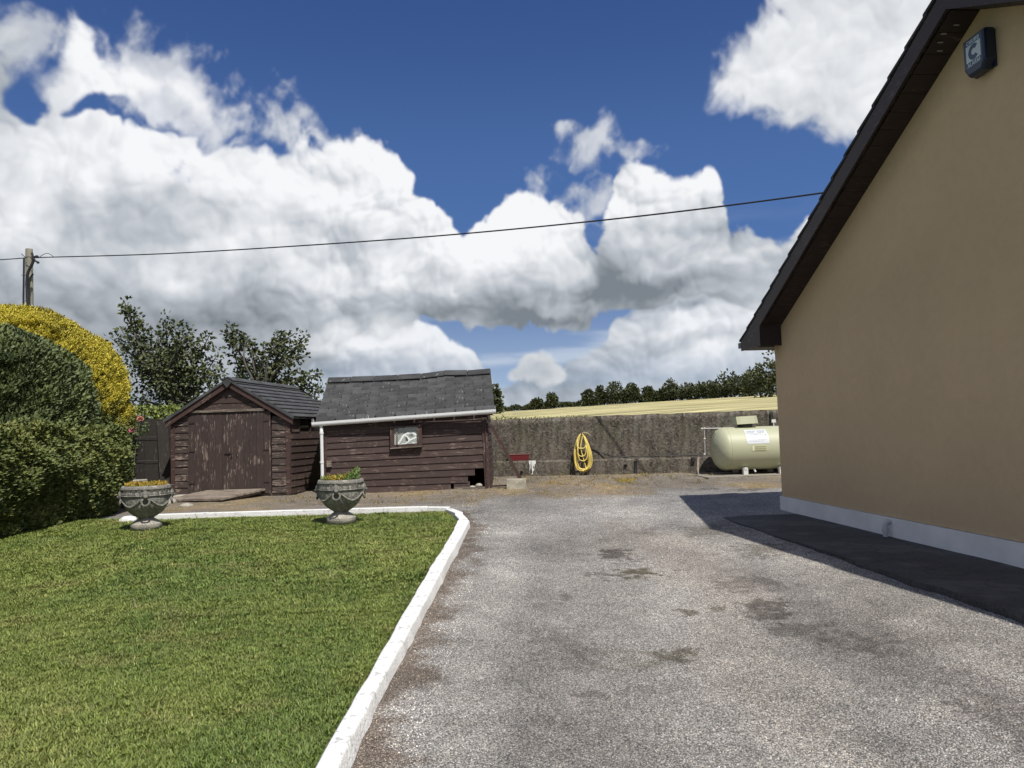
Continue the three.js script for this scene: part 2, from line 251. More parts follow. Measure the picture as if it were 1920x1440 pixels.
const mFoot = mat({ map: rep(tStone2, 1 / 0.4), bumpMap: rep(tStoneB, 1 / 0.4), bumpScale: 0.006, roughness: 0.95 });
const tWhite = tex(512, (u, v) => { const n = pfbm(u, v, 10, 4) - 0.5, d = sst(0.66, 0.74, pfbm(u, v + 0.2, 24, 3)), w = sst(0.62, 0.78, pfbm(u + 0.5, v, 5, 4)); const t = 0.76 * (1 + n * 0.10) * lerp(1, 0.55, d * 0.7) * lerp(1, 0.86, w); return [t, t * 0.995, t * 0.985]; });
const mWhite = mat({ map: rep(tWhite, 1 / 0.9), bumpMap: rep(tStoneB, 1 / 0.5), bumpScale: 0.006, roughness: 0.7 });
const mPvc = plain(0.72, 0.73, 0.74, 0.35);
const mDark = plain(0.012, 0.011, 0.011, 0.9);
const mBark = mat({ map: rep(tex(256, (u, v) => { const g = pvn(u * 24, v * 6, 24) * 0.5 + pvn(u * 64, v * 16, 64) * 0.5, t = 0.07 + 0.12 * g; return [t * 1.05, t * 0.95, t * 0.8]; }), 2), roughness: 0.95 });
const mLeaf = mat({ vertexColors: true, roughness: 0.6, side: THREE.DoubleSide });
const mInst = mat({ roughness: 0.6, side: THREE.DoubleSide });

// ---------------------------------------------------------------- ground
function gy(x, d) { const s = Math.max(d, -2) * SLOPE; return s + (d < 11.3 ? sst(1.0, 3.0, x) * 0.0175 * (11.3 - Math.max(d, 0)) : 0); }
const KL = [[-0.93, 0.0], [-0.91, 2.0], [-0.899, 3.364], [-0.888, 4.274], [-0.874, 5.45], [-0.849, 7.398], [-0.80, 9.125], [-0.80, 10.55], [-1.02, 11.62]];
const KR = [[-0.82, 0.0], [-0.805, 2.0], [-0.795, 3.367], [-0.79, 4.274], [-0.757, 5.45], [-0.715, 7.5], [-0.665, 9.2], [-0.635, 10.6], [-0.93, 11.78]];
const kerbX = (d) => { for (let i = 1; i < 8; i++) if (d < KL[i][1]) return lerp(KL[i - 1][0], KL[i][0], (d - KL[i - 1][1]) / (KL[i][1] - KL[i - 1][1])); return d < 11.62 ? lerp(-0.80, -1.02, (d - 10.55) / 1.07) : -1.02; };
const kerbRX = (d) => { for (let i = 1; i < 9; i++) if (d < KR[i][1]) return lerp(KR[i - 1][0], KR[i][0], clamp((d - KR[i - 1][1]) / (KR[i][1] - KR[i - 1][1]))); return -0.93; };
// stains, worn bands and earth on the drive, where the photograph shows them
const stains = [ // px, py, half width, half height (px), strength, tint, raggedness
  [1155, 1040, 34, 11, 0.62, 0], [1205, 1075, 46, 9, 0.66, 1], [1118, 1080, 26, 7, 0.4, 0], [1290, 1150, 24, 7, 0.5, 1], [1345, 1146, 20, 6, 0.45, 1], [1060, 1120, 12, 16, 0.35, 0],
  [1400, 1105, 60, 16, 0.35, 0], [1440, 1150, 42, 18, 0.55, 0], [1505, 1190, 60, 14, 0.4, 0], [1590, 1225, 70, 16, 0.34, 0], [1680, 1250, 40, 10, 0.25, 0], [1262, 1228, 44, 10, 0.55, 1], [1180, 1240, 50, 18, 0.25, 2],
  [1320, 1000, 60, 10, 0.3, 1], [1400, 918, 30, 3, 0.5, 0], [1330, 917, 16, 2, 0.5, 0], [1110, 1305, 40, 10, 0.3, 1], [1850, 1370, 60, 40, 0.3, 0], [1050, 1210, 60, 30, 0.18, 0], [1430, 1040, 70, 12, 0.3, 1],
].map(([px, py, w, h, s, k]) => { const c = gr(px, py), a = gr(px + w, py), b = gr(px, py - h); return [c.x, -c.z, Math.abs(a.x - c.x), Math.abs(b.z - c.z), s, k]; });
function driveTone(x, d) {
  const n = fbm(x * 1.1 + 4, d * 0.8, 4) - 0.5, m = fbm(x * 5 + 9, d * 5, 3) - 0.5, f = fbm(x * 18, d * 18, 2) - 0.5;
  let c = [1.44, 1.40, 1.36], k = 1.0 + n * 0.85 + m * 0.42 + f * 0.26;
  const mul = (t, a) => { for (let i = 0; i < 3; i++) c[i] = lerp(c[i], c[i] * t[i], a); };
  const kx = x - kerbRX(d);
  mul([0.55, 0.46, 0.39], sst(0.30, 0.06, kx + m * 0.5 + n * 0.15) * (d < 12.2 ? 0.9 : 0));       // earth and shed leaves along the kerb
  mul([1.28, 1.27, 1.26], sst(0.32, 0.02, Math.abs(kx - 0.52 - n * 0.2)) * 0.75 * (d < 10 ? 1 : 0));   // worn pale band
  mul([1.2, 1.17, 1.13], sst(0.7, 0.1, Math.abs(x - 1.45 - n * 1.5)) * 0.8); mul([0.86, 0.85, 0.84], sst(0.5, 0.1, Math.abs(x - 0.45 - n)) * 0.7); mul([1.18, 1.16, 1.13], sst(0.5, 0.1, Math.abs(x - 2.75 - n * 0.6 + (d - 8) * 0.03)) * (d < 11 ? 0.8 : 0));
  mul([0.80, 0.76, 0.74], sst(0.55, 0.05, Math.abs(x - 2.05 + (d - 6) * 0.16 + m * 0.5)) * (d < 11 ? 0.55 : 0));
  for (const [sx, sd, w, h, s, t] of stains) { const q = Math.hypot((x - sx) / w, (d - sd) / h) + m * 1.6 + f * 2.2; if (q < 1.3) mul(t === 1 ? [0.34, 0.31, 0.23] : t === 2 ? [0.8, 0.8, 0.68] : [0.36, 0.33, 0.31], Math.min(s * 1.45, 1) * sst(1.05, 0.6, q)); }
  // round patch with a dark rim
  { const [sx, sd] = [stains[12][0], stains[12][1]], q = Math.hypot((x - sx) / 0.19, (d - sd) / 0.20); mul([0.5, 0.47, 0.4], 0.6 * sst(0.12, 0.02, Math.abs(q - 1 + m * 0.6 + f * 0.3)) * sst(-0.1, 0.1, n + f)); }
  // yard by the sheds and the wall: earth, moss, weeds among the stones
  const back = sst(13.1, 14.1, d + n * 1.4 + (x < -0.6 ? 0.8 : 0) - (x > 2.6 ? 0.6 : 0)); mul([0.80, 0.69, 0.56], back * 0.8);
  mul([0.72, 0.66, 0.34], back * sst(0.05, 0.2, m + n * 0.5) * 0.75); mul([1.2, 1.02, 0.72], back * sst(0.04, 0.2, -m + n) * 0.6); mul([1.25, 1.25, 1.25], back * sst(0.1, 0.3, f + m * 0.6) * 0.8);
  const slab = sst(16.0, 16.4, d + n * 0.4) * sst(2.8, 3.4, x); mul([1.25, 1.3, 1.4], slab * 0.7);
  mul([1.1, 1.12, 1.15], sst(9.5, 11, d) * sst(13.8, 13, d) * sst(-0.2, 0.6, x) * 0.9);
  return c.map((v) => v * k);
}
function sheet(xs, ds, hy, col) {
  const nx = xs.length, nd = ds.length, pos = [], colr = [], uv = [], idx = [];
  for (const d of ds) for (const x of xs) { pos.push(x, hy(x, d), -d); uv.push(x, d); const c = col ? col(x, d) : [1, 1, 1]; colr.push(...c); }
  for (let j = 0; j + 1 < nd; j++) for (let i = 0; i + 1 < nx; i++) { const a = j * nx + i; idx.push(a, a + 1, a + nx, a + 1, a + nx + 1, a + nx); }
  const g = new THREE.BufferGeometry(); g.setAttribute('position', new THREE.Float32BufferAttribute(pos, 3)); g.setAttribute('uv', new THREE.Float32BufferAttribute(uv, 2)); g.setAttribute('color', new THREE.Float32BufferAttribute(colr, 3)); g.setIndex(idx); g.computeVertexNormals(); return g;
}
const steps = (list) => { const o = []; for (const [a, b, s] of list) for (let v = a; v < b - 1e-6; v += s) o.push(v); o.push(list[list.length - 1][1]); return o; };
{ const o = part('driveway', sheet(steps([[-10, -1, 0.25], [-1, 4.4, 0.035], [4.4, 17, 0.3]]), steps([[-9, 2.4, 0.4], [2.4, 9, 0.03], [9, 18.4, 0.05]]), (x, d) => gy(x, d) + (fbm(x * 0.9, d * 0.9, 2) - 0.5) * 0.02 + (d > 13.4 ? (fbm(x * 4, d * 4, 3) - 0.5) * 0.03 : 0), driveTone), mDrive, scene); tag(o, 'worn grey stone-chip driveway with damp stains, running back to the wall', 'driveway', null, 'structure'); }

// loose stone chips on the drive
const tmpM = new THREE.Matrix4(), tmpQ = new THREE.Quaternion(), tmpE = new THREE.Euler(), tmpC = new THREE.Color();
{
  const r = rng(5), N = 210000, g = new THREE.OctahedronGeometry(0.5, 0); g.scale(1, 0.62, 0.8);
  const im = new THREE.InstancedMesh(g, mat({ roughness: 0.9 }), N);
  for (let i = 0; i < N; i++) {
    let x, d; do { const t = r(); d = t < 0.72 ? 2.9 + 4.6 * r() ** 1.35 : 7.5 + 10 * r(); x = lerp(-1.1, 1, r() ** 1) * 0; x = -0.9 + r() * Math.min(4.4, 1.2 + d * 0.72 + 0.9); } while (x < kerbRX(d) + 0.01 || x > 3.93 - (11.31 - d) * 0.073 * -1 - 1.0);
    const s = d < 7.5 ? 0.004 + 0.006 * r() + (r() < 0.03 ? 0.008 * r() : 0) : 0.007 + 0.012 * r() * r(), c = chipTone(r(), r()), t = driveTone(x, d), k = 1.12 * (x - kerbRX(d) < 0.32 && r() < 0.4 ? 1.9 : 1);
    tmpE.set(r() * 6, r() * 6, r() * 6); tmpQ.setFromEuler(tmpE); tmpM.compose(V(x, gy(x, d) + (fbm(x * 0.9, d * 0.9, 2) - 0.5) * 0.02 + s * 0.12, -d), tmpQ, V(s, s, s)); im.setMatrixAt(i, tmpM);
    im.setColorAt(i, tmpC.setRGB(c[0] * t[0] * k, c[1] * t[1] * k, c[2] * t[2] * k));
  }
  im.name = 'stone_chips'; im.castShadow = im.receiveShadow = true; scene.add(im); tag(im, 'loose grey stone chips lying on the driveway', 'gravel', null, 'stuff');
}

// the land behind: stubble field rising to a hedge line
const fieldY = (x, d) => 1.5 + 0.0315 * (Math.min(d, 131) - 18) + 0.036 * clamp(x, -6, 70) + (fbm(x / 9, d / 9, 2) - 0.5) * 0.25;
const tStub = tex(512, (u, v) => { const rows = 0.5 + 0.5 * Math.sin((v * 14 + pvn(u * 6, v * 6, 6) * 1.4) * 2 * Math.PI), n = pfbm(u, v, 8, 5) - 0.5, l = pvn(u * 12, v * 128, 128) - 0.5; const b = pvn(u * 5, v * 16, 16) - 0.5, k = 1 + n * 0.7 + l * 0.6 + b * 0.45 + (rows - 0.5) * 0.45; return [0.41 * k, 0.365 * k, 0.175 * k * (1 + b * 0.2)]; });
const mField = mat({ map: rep(tStub, 1 / 30, 1 / 40), vertexColors: true, roughness: 1 });
const landY = (x, d) => (d > 18.2 ? fieldY(x, d) : gy(clamp(x, -10, 10), clamp(d, -9, 18)) - 0.35);
{ const o = part('field', sheet(steps([[-700, -100, 60], [-100, -20, 10], [-20, 60, 2], [60, 110, 5], [110, 700, 59]]), [-700, -300, -100, -40, -10, 0, 5, 10, 15, 18.1, ...steps([[18.3, 60, 1.4], [60, 140, 3], [140, 300, 20], [300, 900, 100]])], landY, (x, d) => { const g = x < -5 - fbm(d / 8, 3, 2) * 2 || d > 132 || x > 90 || d < 18.2; return g ? [0.16, 0.3, 0.3] : [1, 1, 1]; }), mField, scene); tag(o, 'pale yellow cut stubble field rising behind the concrete wall', 'field', null, 'structure'); }

// lawn: earth sheet and blades
function lawnTone(x, d) {
  const n = fbm(x * 0.9 + 3, d * 0.55 + 7, 4) - 0.5, m = fbm(x * 3.1 + 1, d * 2.2 + 2, 3) - 0.5;
  const dry = sst(0.06, 0.30, m * 0.8 + n * 0.7 + 0.05), lush = sst(0.0, 0.25, -n - m * 0.3), tan = sst(0.16, 0.34, fbm(x * 2.3 + 31, d * 3.6 + 4, 3) - 0.42);
  let c = [0.118, 0.152, 0.030]; const mix = (t, a) => { c = c.map((v, i) => lerp(v, t[i], a)); };
  mix([0.160, 0.178, 0.045], dry * 0.55); mix([0.076, 0.118, 0.022], lush * 0.7); mix([0.22, 0.19, 0.075], tan * 0.3); return c;
}
const lawnD = (x) => x < -5.4 ? 12.3 : 11.72;
const inLawn = (x, d) => d < lawnD(x) && x < kerbX(d) && x > -8;
const lawnY = (x, d) => gy(x, d) + 0.035 + (fbm(x * 0.8 + 2, d * 0.8, 2) - 0.5) * 0.03;
{
  const ds = steps([[-9, 2, 0.5], [2, 11.72, 0.12]]), pos = [], uv = [], colr = [], idx = [], nx = 60;
  for (const d of ds) for (let i = 0; i <= nx; i++) { const x = lerp(-10, kerbX(Math.max(d, 0)) + 0.01, i / nx); pos.push(x, lawnY(x, d), -d); uv.push(x, d); const c = lawnTone(x, d); colr.push(...c.map((v) => v * 0.9)); }
  for (let j = 0; j + 1 < ds.length; j++) for (let i = 0; i < nx; i++) { const a = j * (nx + 1) + i; idx.push(a, a + 1, a + nx + 1, a + 1, a + nx + 2, a + nx + 1); }
  const g = new THREE.BufferGeometry(); g.setAttribute('position', new THREE.Float32BufferAttribute(pos, 3)); g.setAttribute('uv', new THREE.Float32BufferAttribute(uv, 2)); g.setAttribute('color', new THREE.Float32BufferAttribute(colr, 3)); g.setIndex(idx); g.computeVertexNormals();
  const tG = tex(512, (u, v) => { const k = 0.55 + 0.9 * pfbm(u, v, 64, 3); return [k * 0.8, k * 0.8, k * 0.75]; });
  const o = part('lawn', g, mat({ map: rep(tG, 1.2), bumpMap: rep(tex(256, (u, v) => pfbm(u, v, 48, 3), false), 1.2), bumpScale: 0.02, vertexColors: true, roughness: 1 }), scene); tag(o, 'mown lawn bounded by the white painted kerb', 'lawn', null, 'structure');
}
{
  const r = rng(8), N = 330000, parts = [];
  for (let b = 0; b < 5; b++) {
    const a = b / 5 * 6.283 + r(), lean = 0.25 + 0.6 * r(), h = 0.75 + 0.4 * r(), w = 0.055, cx = Math.cos(a), sx = Math.sin(a), g = new THREE.BufferGeometry();
    const px = cx * 0.15, pz = sx * 0.15, t1 = [px + cx * lean * 0.35, h * 0.55, pz + sx * lean * 0.35], t2 = [px + cx * lean, h * (1 - 0.18 * lean), pz + sx * lean];
    g.setAttribute('position', new THREE.Float32BufferAttribute([px - sx * w, 0, pz + cx * w, px + sx * w, 0, pz - cx * w, t1[0] + sx * w, t1[1], t1[2] - cx * w, px - sx * w, 0, pz + cx * w, t1[0] + sx * w, t1[1], t1[2] - cx * w, t1[0] - sx * w, t1[1], t1[2] + cx * w, t1[0] - sx * w, t1[1], t1[2] + cx * w, t1[0] + sx * w, t1[1], t1[2] - cx * w, t2[0], t2[1], t2[2]], 3)); g.computeVertexNormals(); parts.push(g);
  }
  const im = new THREE.InstancedMesh(mergeGeometries(parts), mInst, N);
  for (let i = 0; i < N; i++) {
    let x, d; do { d = 2.5 + 9.5 * r() ** 1.4; const l = -0.84 * d - 0.7, w = -0.7 - Math.max(l, -7.4); x = -0.7 - w * r(); } while (!inLawn(x, d));
    const s = (0.024 + 0.020 * r()) * (d > 6 ? 1.15 : 1) * (1 + 0.35 * (fbm(x * 5, d * 5, 3) - 0.5)) * (kerbX(d) - x < 0.04 ? 0.75 : 1) * (r() < 0.02 ? 1.35 : 1), w = s * (0.9 + 0.5 * r()) * (d > 7 ? 1.5 : 1.1), c = lawnTone(x, d), k = (0.6 + 0.8 * r()) * (0.9 + 0.2 * fbm(x * 9, d * 6, 2)), y = r() < 0.06 ? 0.5 : 0;
    tmpE.set((r() - 0.5) * 0.5, r() * 6.3, (r() - 0.5) * 0.5); tmpQ.setFromEuler(tmpE); tmpM.compose(V(x, lawnY(x, d) - 0.004, -d), tmpQ, V(w, s, w)); im.setMatrixAt(i, tmpM);
    im.setColorAt(i, tmpC.setRGB(lerp(c[0], 0.30, y) * k * 1.28, lerp(c[1], 0.27, y) * k * 1.28, lerp(c[2], 0.10, y) * k * 1.22));
  }
  im.name = 'grass'; im.castShadow = im.receiveShadow = true; scene.add(im); tag(im, 'short green and straw coloured grass blades of the lawn', 'grass', null, 'stuff');
}

// ---------------------------------------------------------------- house
{
  const C = V(3.93, 0.33, -11.31), TH = 0.0729, M = 0.494, Y0 = 2.567, AP = 4.736, W = AP * 2, LEN = 9.5;
  const H = thing('bungalow', 'tan rendered bungalow gable with dark brown roof edge beside the driveway', 'house', C, TH);
  const soff = (z) => Y0 + M * (AP - Math.abs(z - AP));
  const turnX = (g, x) => { g.rotateY(-Math.PI / 2); g.translate(x, 0, 0); return uvBox(g); };
  part('wall', turnX(extrude([[0, 0.21], [W, 0.21], [W, soff(W)], [AP, soff(AP)], [0, soff(0)]], 0.3), 0.3), mRender, H).userData.label = 'tan rendered gable wall';
  part('wall', turnX(extrude([[0.004, -0.4], [W - 0.004, -0.4], [W - 0.004, soff(W)], [AP, soff(AP)], [0.004, soff(0)]], 0.3), LEN), mRender, H);
  part('wall', box(LEN - 0.602, Y0 + 0.42, 0.3, LEN / 2, Y0 / 2 - 0.2, 0.155), mRender, H); part('wall', box(LEN - 0.602, Y0 + 0.42, 0.3, LEN / 2, Y0 / 2 - 0.2, W - 0.155), mRender, H);
  part('plinth', box(0.34, 0.66, W + 0.05, 0.143, -0.125, W / 2), mPlinth, H).userData.label = 'pale blue-grey painted plinth';
  // little elbow pipe at the foot of the wall
  const el = part('outlet_pipe', mergeGeometries([tube([V(0.02, 0.15, 2.86), V(-0.06, 0.16, 2.86), V(-0.085, 0.13, 2.86), V(-0.088, 0.0, 2.86)], 0.028, 16, 8), rod(V(-0.088, 0.05, 2.86), V(-0.088, 0.09, 2.86), 0.036)]), plain(0.45, 0.46, 0.47, 0.5), H); el.userData.label = 'small grey elbow pipe low on the plinth';
  const OV = 0.30, ZE = -0.49;
  for (const s of [1, -1]) {
    const Z = (z) => s > 0 ? z : W - z;
    const bar = [[ZE, 2.41], [0.26, 2.41], [0.26, soff(0.26)], [AP, soff(AP)], [AP, soff(AP) + 0.20], [ZE, soff(0) + ZE * M + 0.23]].map(([z, y]) => [Z(z), y]);
    part('barge_board', turnX(extrude(s > 0 ? bar : bar.reverse(), 0.025), -OV), mFascia, H);
    part('eave_end', hexa(V(-OV + 0.003, 2.41, Z(0.257)), V(-0.003, 2.41, Z(0.257)), V(-0.003, soff(0.257) - 0.004, Z(0.257)), V(-OV + 0.003, soff(0.257) - 0.004, Z(0.257)), V(0, 0, -0.02 * s)), mFascia, H);
    part('eave_soffit', box(LEN + OV - 0.01, 0.015, 0.46, LEN / 2 - OV / 2, 2.425, Z(-0.24)), mFascia, H);
    part('fascia', box(LEN + OV - 0.03, 0.17, 0.02, LEN / 2 - OV / 2 + 0.015, 2.50, Z(ZE + 0.012)), mFascia, H);
    part('gutter', mergeGeometries([box(LEN + OV + 0.04, 0.075, 0.008, LEN / 2 - OV / 2, 2.50, Z(ZE - 0.105)), box(LEN + OV + 0.04, 0.008, 0.11, LEN / 2 - OV / 2, 2.462, Z(ZE - 0.055)), box(0.006, 0.083, 0.11, -OV - 0.023, 2.50, Z(ZE - 0.055))]), plain(0.03, 0.026, 0.026, 0.4), H);
    // soffit under the verge, boarded across
    const n = 22; for (let i = 0; i < n; i++) { const a = lerp(0.29, AP - 0.004, i / n), b = lerp(0.29, AP - 0.004, (i + 1) / n) - 0.006; part('soffit_board', hexa(V(-OV + 0.028, soff(a), Z(a)), V(-0.002, soff(a), Z(a)), V(-0.002, soff(b), Z(b)), V(-OV + 0.028, soff(b), Z(b)), V(0, 0.012, 0)), mFascia, H); }
    // roof deck and tiles, laid in courses that overlap; the end tile of each course shows at the verge
    const deck = part('roof', hexa(V(-OV + 0.03, soff(0) + ZE * M + 0.16, Z(ZE)), V(LEN + 0.2, soff(0) + ZE * M + 0.16, Z(ZE)), V(LEN + 0.2, soff(AP) + 0.17, Z(AP - 0.002)), V(-OV + 0.03, soff(AP) + 0.17, Z(AP - 0.002)), V(0, -0.06, 0)), mGrey, H);
    const K = 17, mt = mSlate[2], x1 = -OV - 0.035; let rest = [];
    for (let i = 0; i < K; i++) {
      const a = lerp(ZE - 0.035, AP, i / K), b = lerp(ZE - 0.035, AP, (i + 1) / K) + (i < K - 1 ? 0.05 : -0.003), ya = Y0 + M * a + 0.235 + 0.042, yb = Y0 + M * b + 0.235 + 0.012;
      const tile = (p, q) => hexa(V(p, ya, Z(a)), V(q, ya, Z(a)), V(q, yb, Z(b)), V(p, yb, Z(b)), V(0, -0.03, 0));
      part('roof_tile', tile(x1, x1 + 0.33), mt, deck); for (let q = 1; q < 29; q++) rest.push(tile(x1 + q * 0.335, x1 + q * 0.335 + 0.33));
    }
    const rg = part('roof_tiles', mergeGeometries(rest), mt, deck); rg.userData.kind = 'stuff';
  }
  part('ridge_tile', rod(V(-OV - 0.04, Y0 + M * AP + 0.24, AP), V(LEN + 0.2, Y0 + M * AP + 0.24, AP), 0.10, 0.10, 10), mSlate[2], H);
  for (const [y, z] of [[4.78, 4.52], [4.74, 4.44], [4.70, 4.36], [4.80, 4.60]]) part('paint_chip', box(0.05, 0.004, 0.02, -0.12 - R0() * 0.1, soff(z) - 0.0025, z), plain(0.3, 0.28, 0.25), H);
  // stay for the overhead cable, on the back slope
  part('cable_mast', rod(V(1.7, 3.6, 2.3), V(1.7, 5.05, 2.3), 0.025), plain(0.2, 0.2, 0.2, 0.5, { metalness: 0.6 }), H);
  // ---- alarm box
  const A = thing('alarm_box', 'navy blue alarm box with white lettering high on the tan gable', 'alarm', V(0, 0, 0)); H.updateMatrixWorld(); A.position.copy(V(0, 4.49, 4.77).applyMatrix4(H.matrixWorld)); A.rotation.y = TH;
  const blue = plain(0.012, 0.022, 0.045, 0.35);
  const fr = [[-0.118, -0.10], [-0.075, -0.165], [0.075, -0.165], [0.118, -0.10], [0.118, 0.14], [-0.118, 0.14]];
  const gb = new THREE.ExtrudeGeometry(new THREE.Shape(fr.map((p) => new THREE.Vector2(...p))), { depth: 0.06, bevelEnabled: true, bevelThickness: 0.028, bevelSize: 0.022, bevelSegments: 2 });
  gb.rotateY(-Math.PI / 2); gb.translate(-0.03, 0, 0); part('cover', gb, blue, A);
  part('back_plate', box(0.02, 0.33, 0.26, -0.012, -0.01, 0), blue, A);
  const cv = document.createElement('canvas'); cv.width = 256; cv.height = 288; const x = cv.getContext('2d');
  x.fillStyle = '#26405c'; x.fillRect(0, 0, 256, 288); x.fillStyle = '#b4c0c4'; x.fillRect(22, 62, 212, 168); x.textAlign = 'center'; x.font = 'bold 56px sans-serif'; x.fillText('CHUBB', 128, 52); x.fillText('ALARM', 128, 278);
  x.strokeStyle = '#26405c'; x.lineWidth = 46; x.beginPath(); x.arc(134, 146, 56, 0.75, Math.PI * 2 - 0.75); x.stroke();
  const ct = new THREE.CanvasTexture(cv); ct.colorSpace = THREE.SRGBColorSpace;
  const pg = new THREE.PlaneGeometry(0.225, 0.255); pg.rotateY(-Math.PI / 2); pg.translate(-0.1195, 0.015, 0); part('lettering', pg, mat({ map: ct, roughness: 0.4 }), A);
  // ---- path along the gable
  const P = part('footpath', new THREE.BoxGeometry(1.14, 0.5, 13, 6, 1, 80), mPath, scene); const pp = P.geometry.attributes.position;
  for (let i = 0; i < pp.count; i++) { const z = pp.getZ(i); if (pp.getX(i) < -0.5) pp.setX(i, pp.getX(i) + (fbm(z * 2.5, 3, 3) - 0.5) * 0.07); if (pp.getY(i) > 0) pp.setY(i, pp.getY(i) + (fbm(z * 1.5, pp.getX(i) * 2, 2) - 0.5) * 0.014); }
  P.geometry.computeVertexNormals(); uvBox(P.geometry); P.position.copy(V(-0.57, -0.25, 7.0).applyMatrix4(H.matrixWorld)); P.rotation.y = TH; tag(P, 'dark tarmac footpath along the foot of the gable', 'path', null, 'structure');
}
// ---------------------------------------------------------------- painted kerb
{
  const K = thing('painted_kerb', 'white painted concrete kerb along two sides of the lawn', 'kerb', V(0, 0, 0));
  // long run beside the drive: cast in one piece, its arrises chipped and uneven
  const pos = [], uv = [], idx = [], ds = steps([[0, 10.55, 0.05]]), P = 7;
  ds.forEach((d, j) => {
    const xl = kerbX(d), xr = kerbRX(d), y = gy(-0.8, d), n1 = (fbm(d * 4, 1, 3) - 0.5) * 0.018, n2 = (fbm(d * 6, 7, 3) - 0.5) * 0.012, n3 = (fbm(d * 1.4, 4, 2) - 0.5) * 0.014, n4 = (fbm(d * 5, 9, 3) - 0.5) * 0.024;
    const sec = [[xl + n1, -0.05], [xl + n1, 0.078 + n3], [xl + n1 + 0.012, 0.088 + n3], [(xl + xr) / 2, 0.09 + n3], [xr - 0.014 + n2, 0.086 + n3], [xr + n2, 0.070 + n3], [xr + 0.018 + n4 * 1.2, -0.03]];
    let l = 0; sec.forEach(([x, h], i) => { if (i) l += Math.hypot(x - sec[i - 1][0], h - sec[i - 1][1]); pos.push(x, y + h, -d); uv.push(l, d); });
    if (j) for (let i = 0; i + 1 < P; i++) { const a = (j - 1) * P + i, b = j * P + i; idx.push(a, a + 1, b, a + 1, b + 1, b); }
  });
  const g = new THREE.BufferGeometry(); g.setAttribute('position', new THREE.Float32BufferAttribute(pos, 3)); g.setAttribute('uv', new THREE.Float32BufferAttribute(uv, 2)); g.setIndex(idx); g.computeVertexNormals();
  part('long_run', g, mWhite, K);
  // corner blocks and the back run, block by block
  const run = [];
  const block = (a, b, w, h) => { const L = a.distanceTo(b), gg = new RoundedBoxGeometry(L - 0.004, h + 0.06, w, 2, 0.008); const m = a.clone().add(b).multiplyScalar(0.5); roughen(gg, 0.003, 9, R0() * 20); uvBox(gg, R0() * 5, R0() * 5); const o = part('kerb_block', gg, mWhite, K); o.position.set(m.x, gy(m.x, -m.z) + (h - 0.06) / 2 + (R0() - 0.5) * 0.008, m.z); o.rotation.y = Math.atan2(-(b.z - a.z), b.x - a.x); };
  const pts = [V(-0.72, 0, -10.56), V(-0.82, 0, -11.12), V(-1.02, 0, -11.72), V(-1.36, 0, -11.86)]; for (let i = 0; i < 3; i++) block(pts[i], pts[i + 1], 0.12, 0.10 + i * 0.01);
  let x = -1.36; const L = [0.34, 0.34, 0.34, 0.36, 0.5, 0.62, 0.9, 0.92]; for (const l of L) { const zz = (q) => -11.86 - 0.06 * sst(-1.4, -3.5, q) + 0.12 * sst(-4.2, -5.7, q); if (x - l < -5.85) break; block(V(x - l, 0, zz(x - l)), V(x, 0, zz(x)), 0.13, 0.125); x -= l; }
  block(V(x - 0.02, 0, -11.75), V(x - 0.34, 0, -12.75), 0.12, 0.12);
}
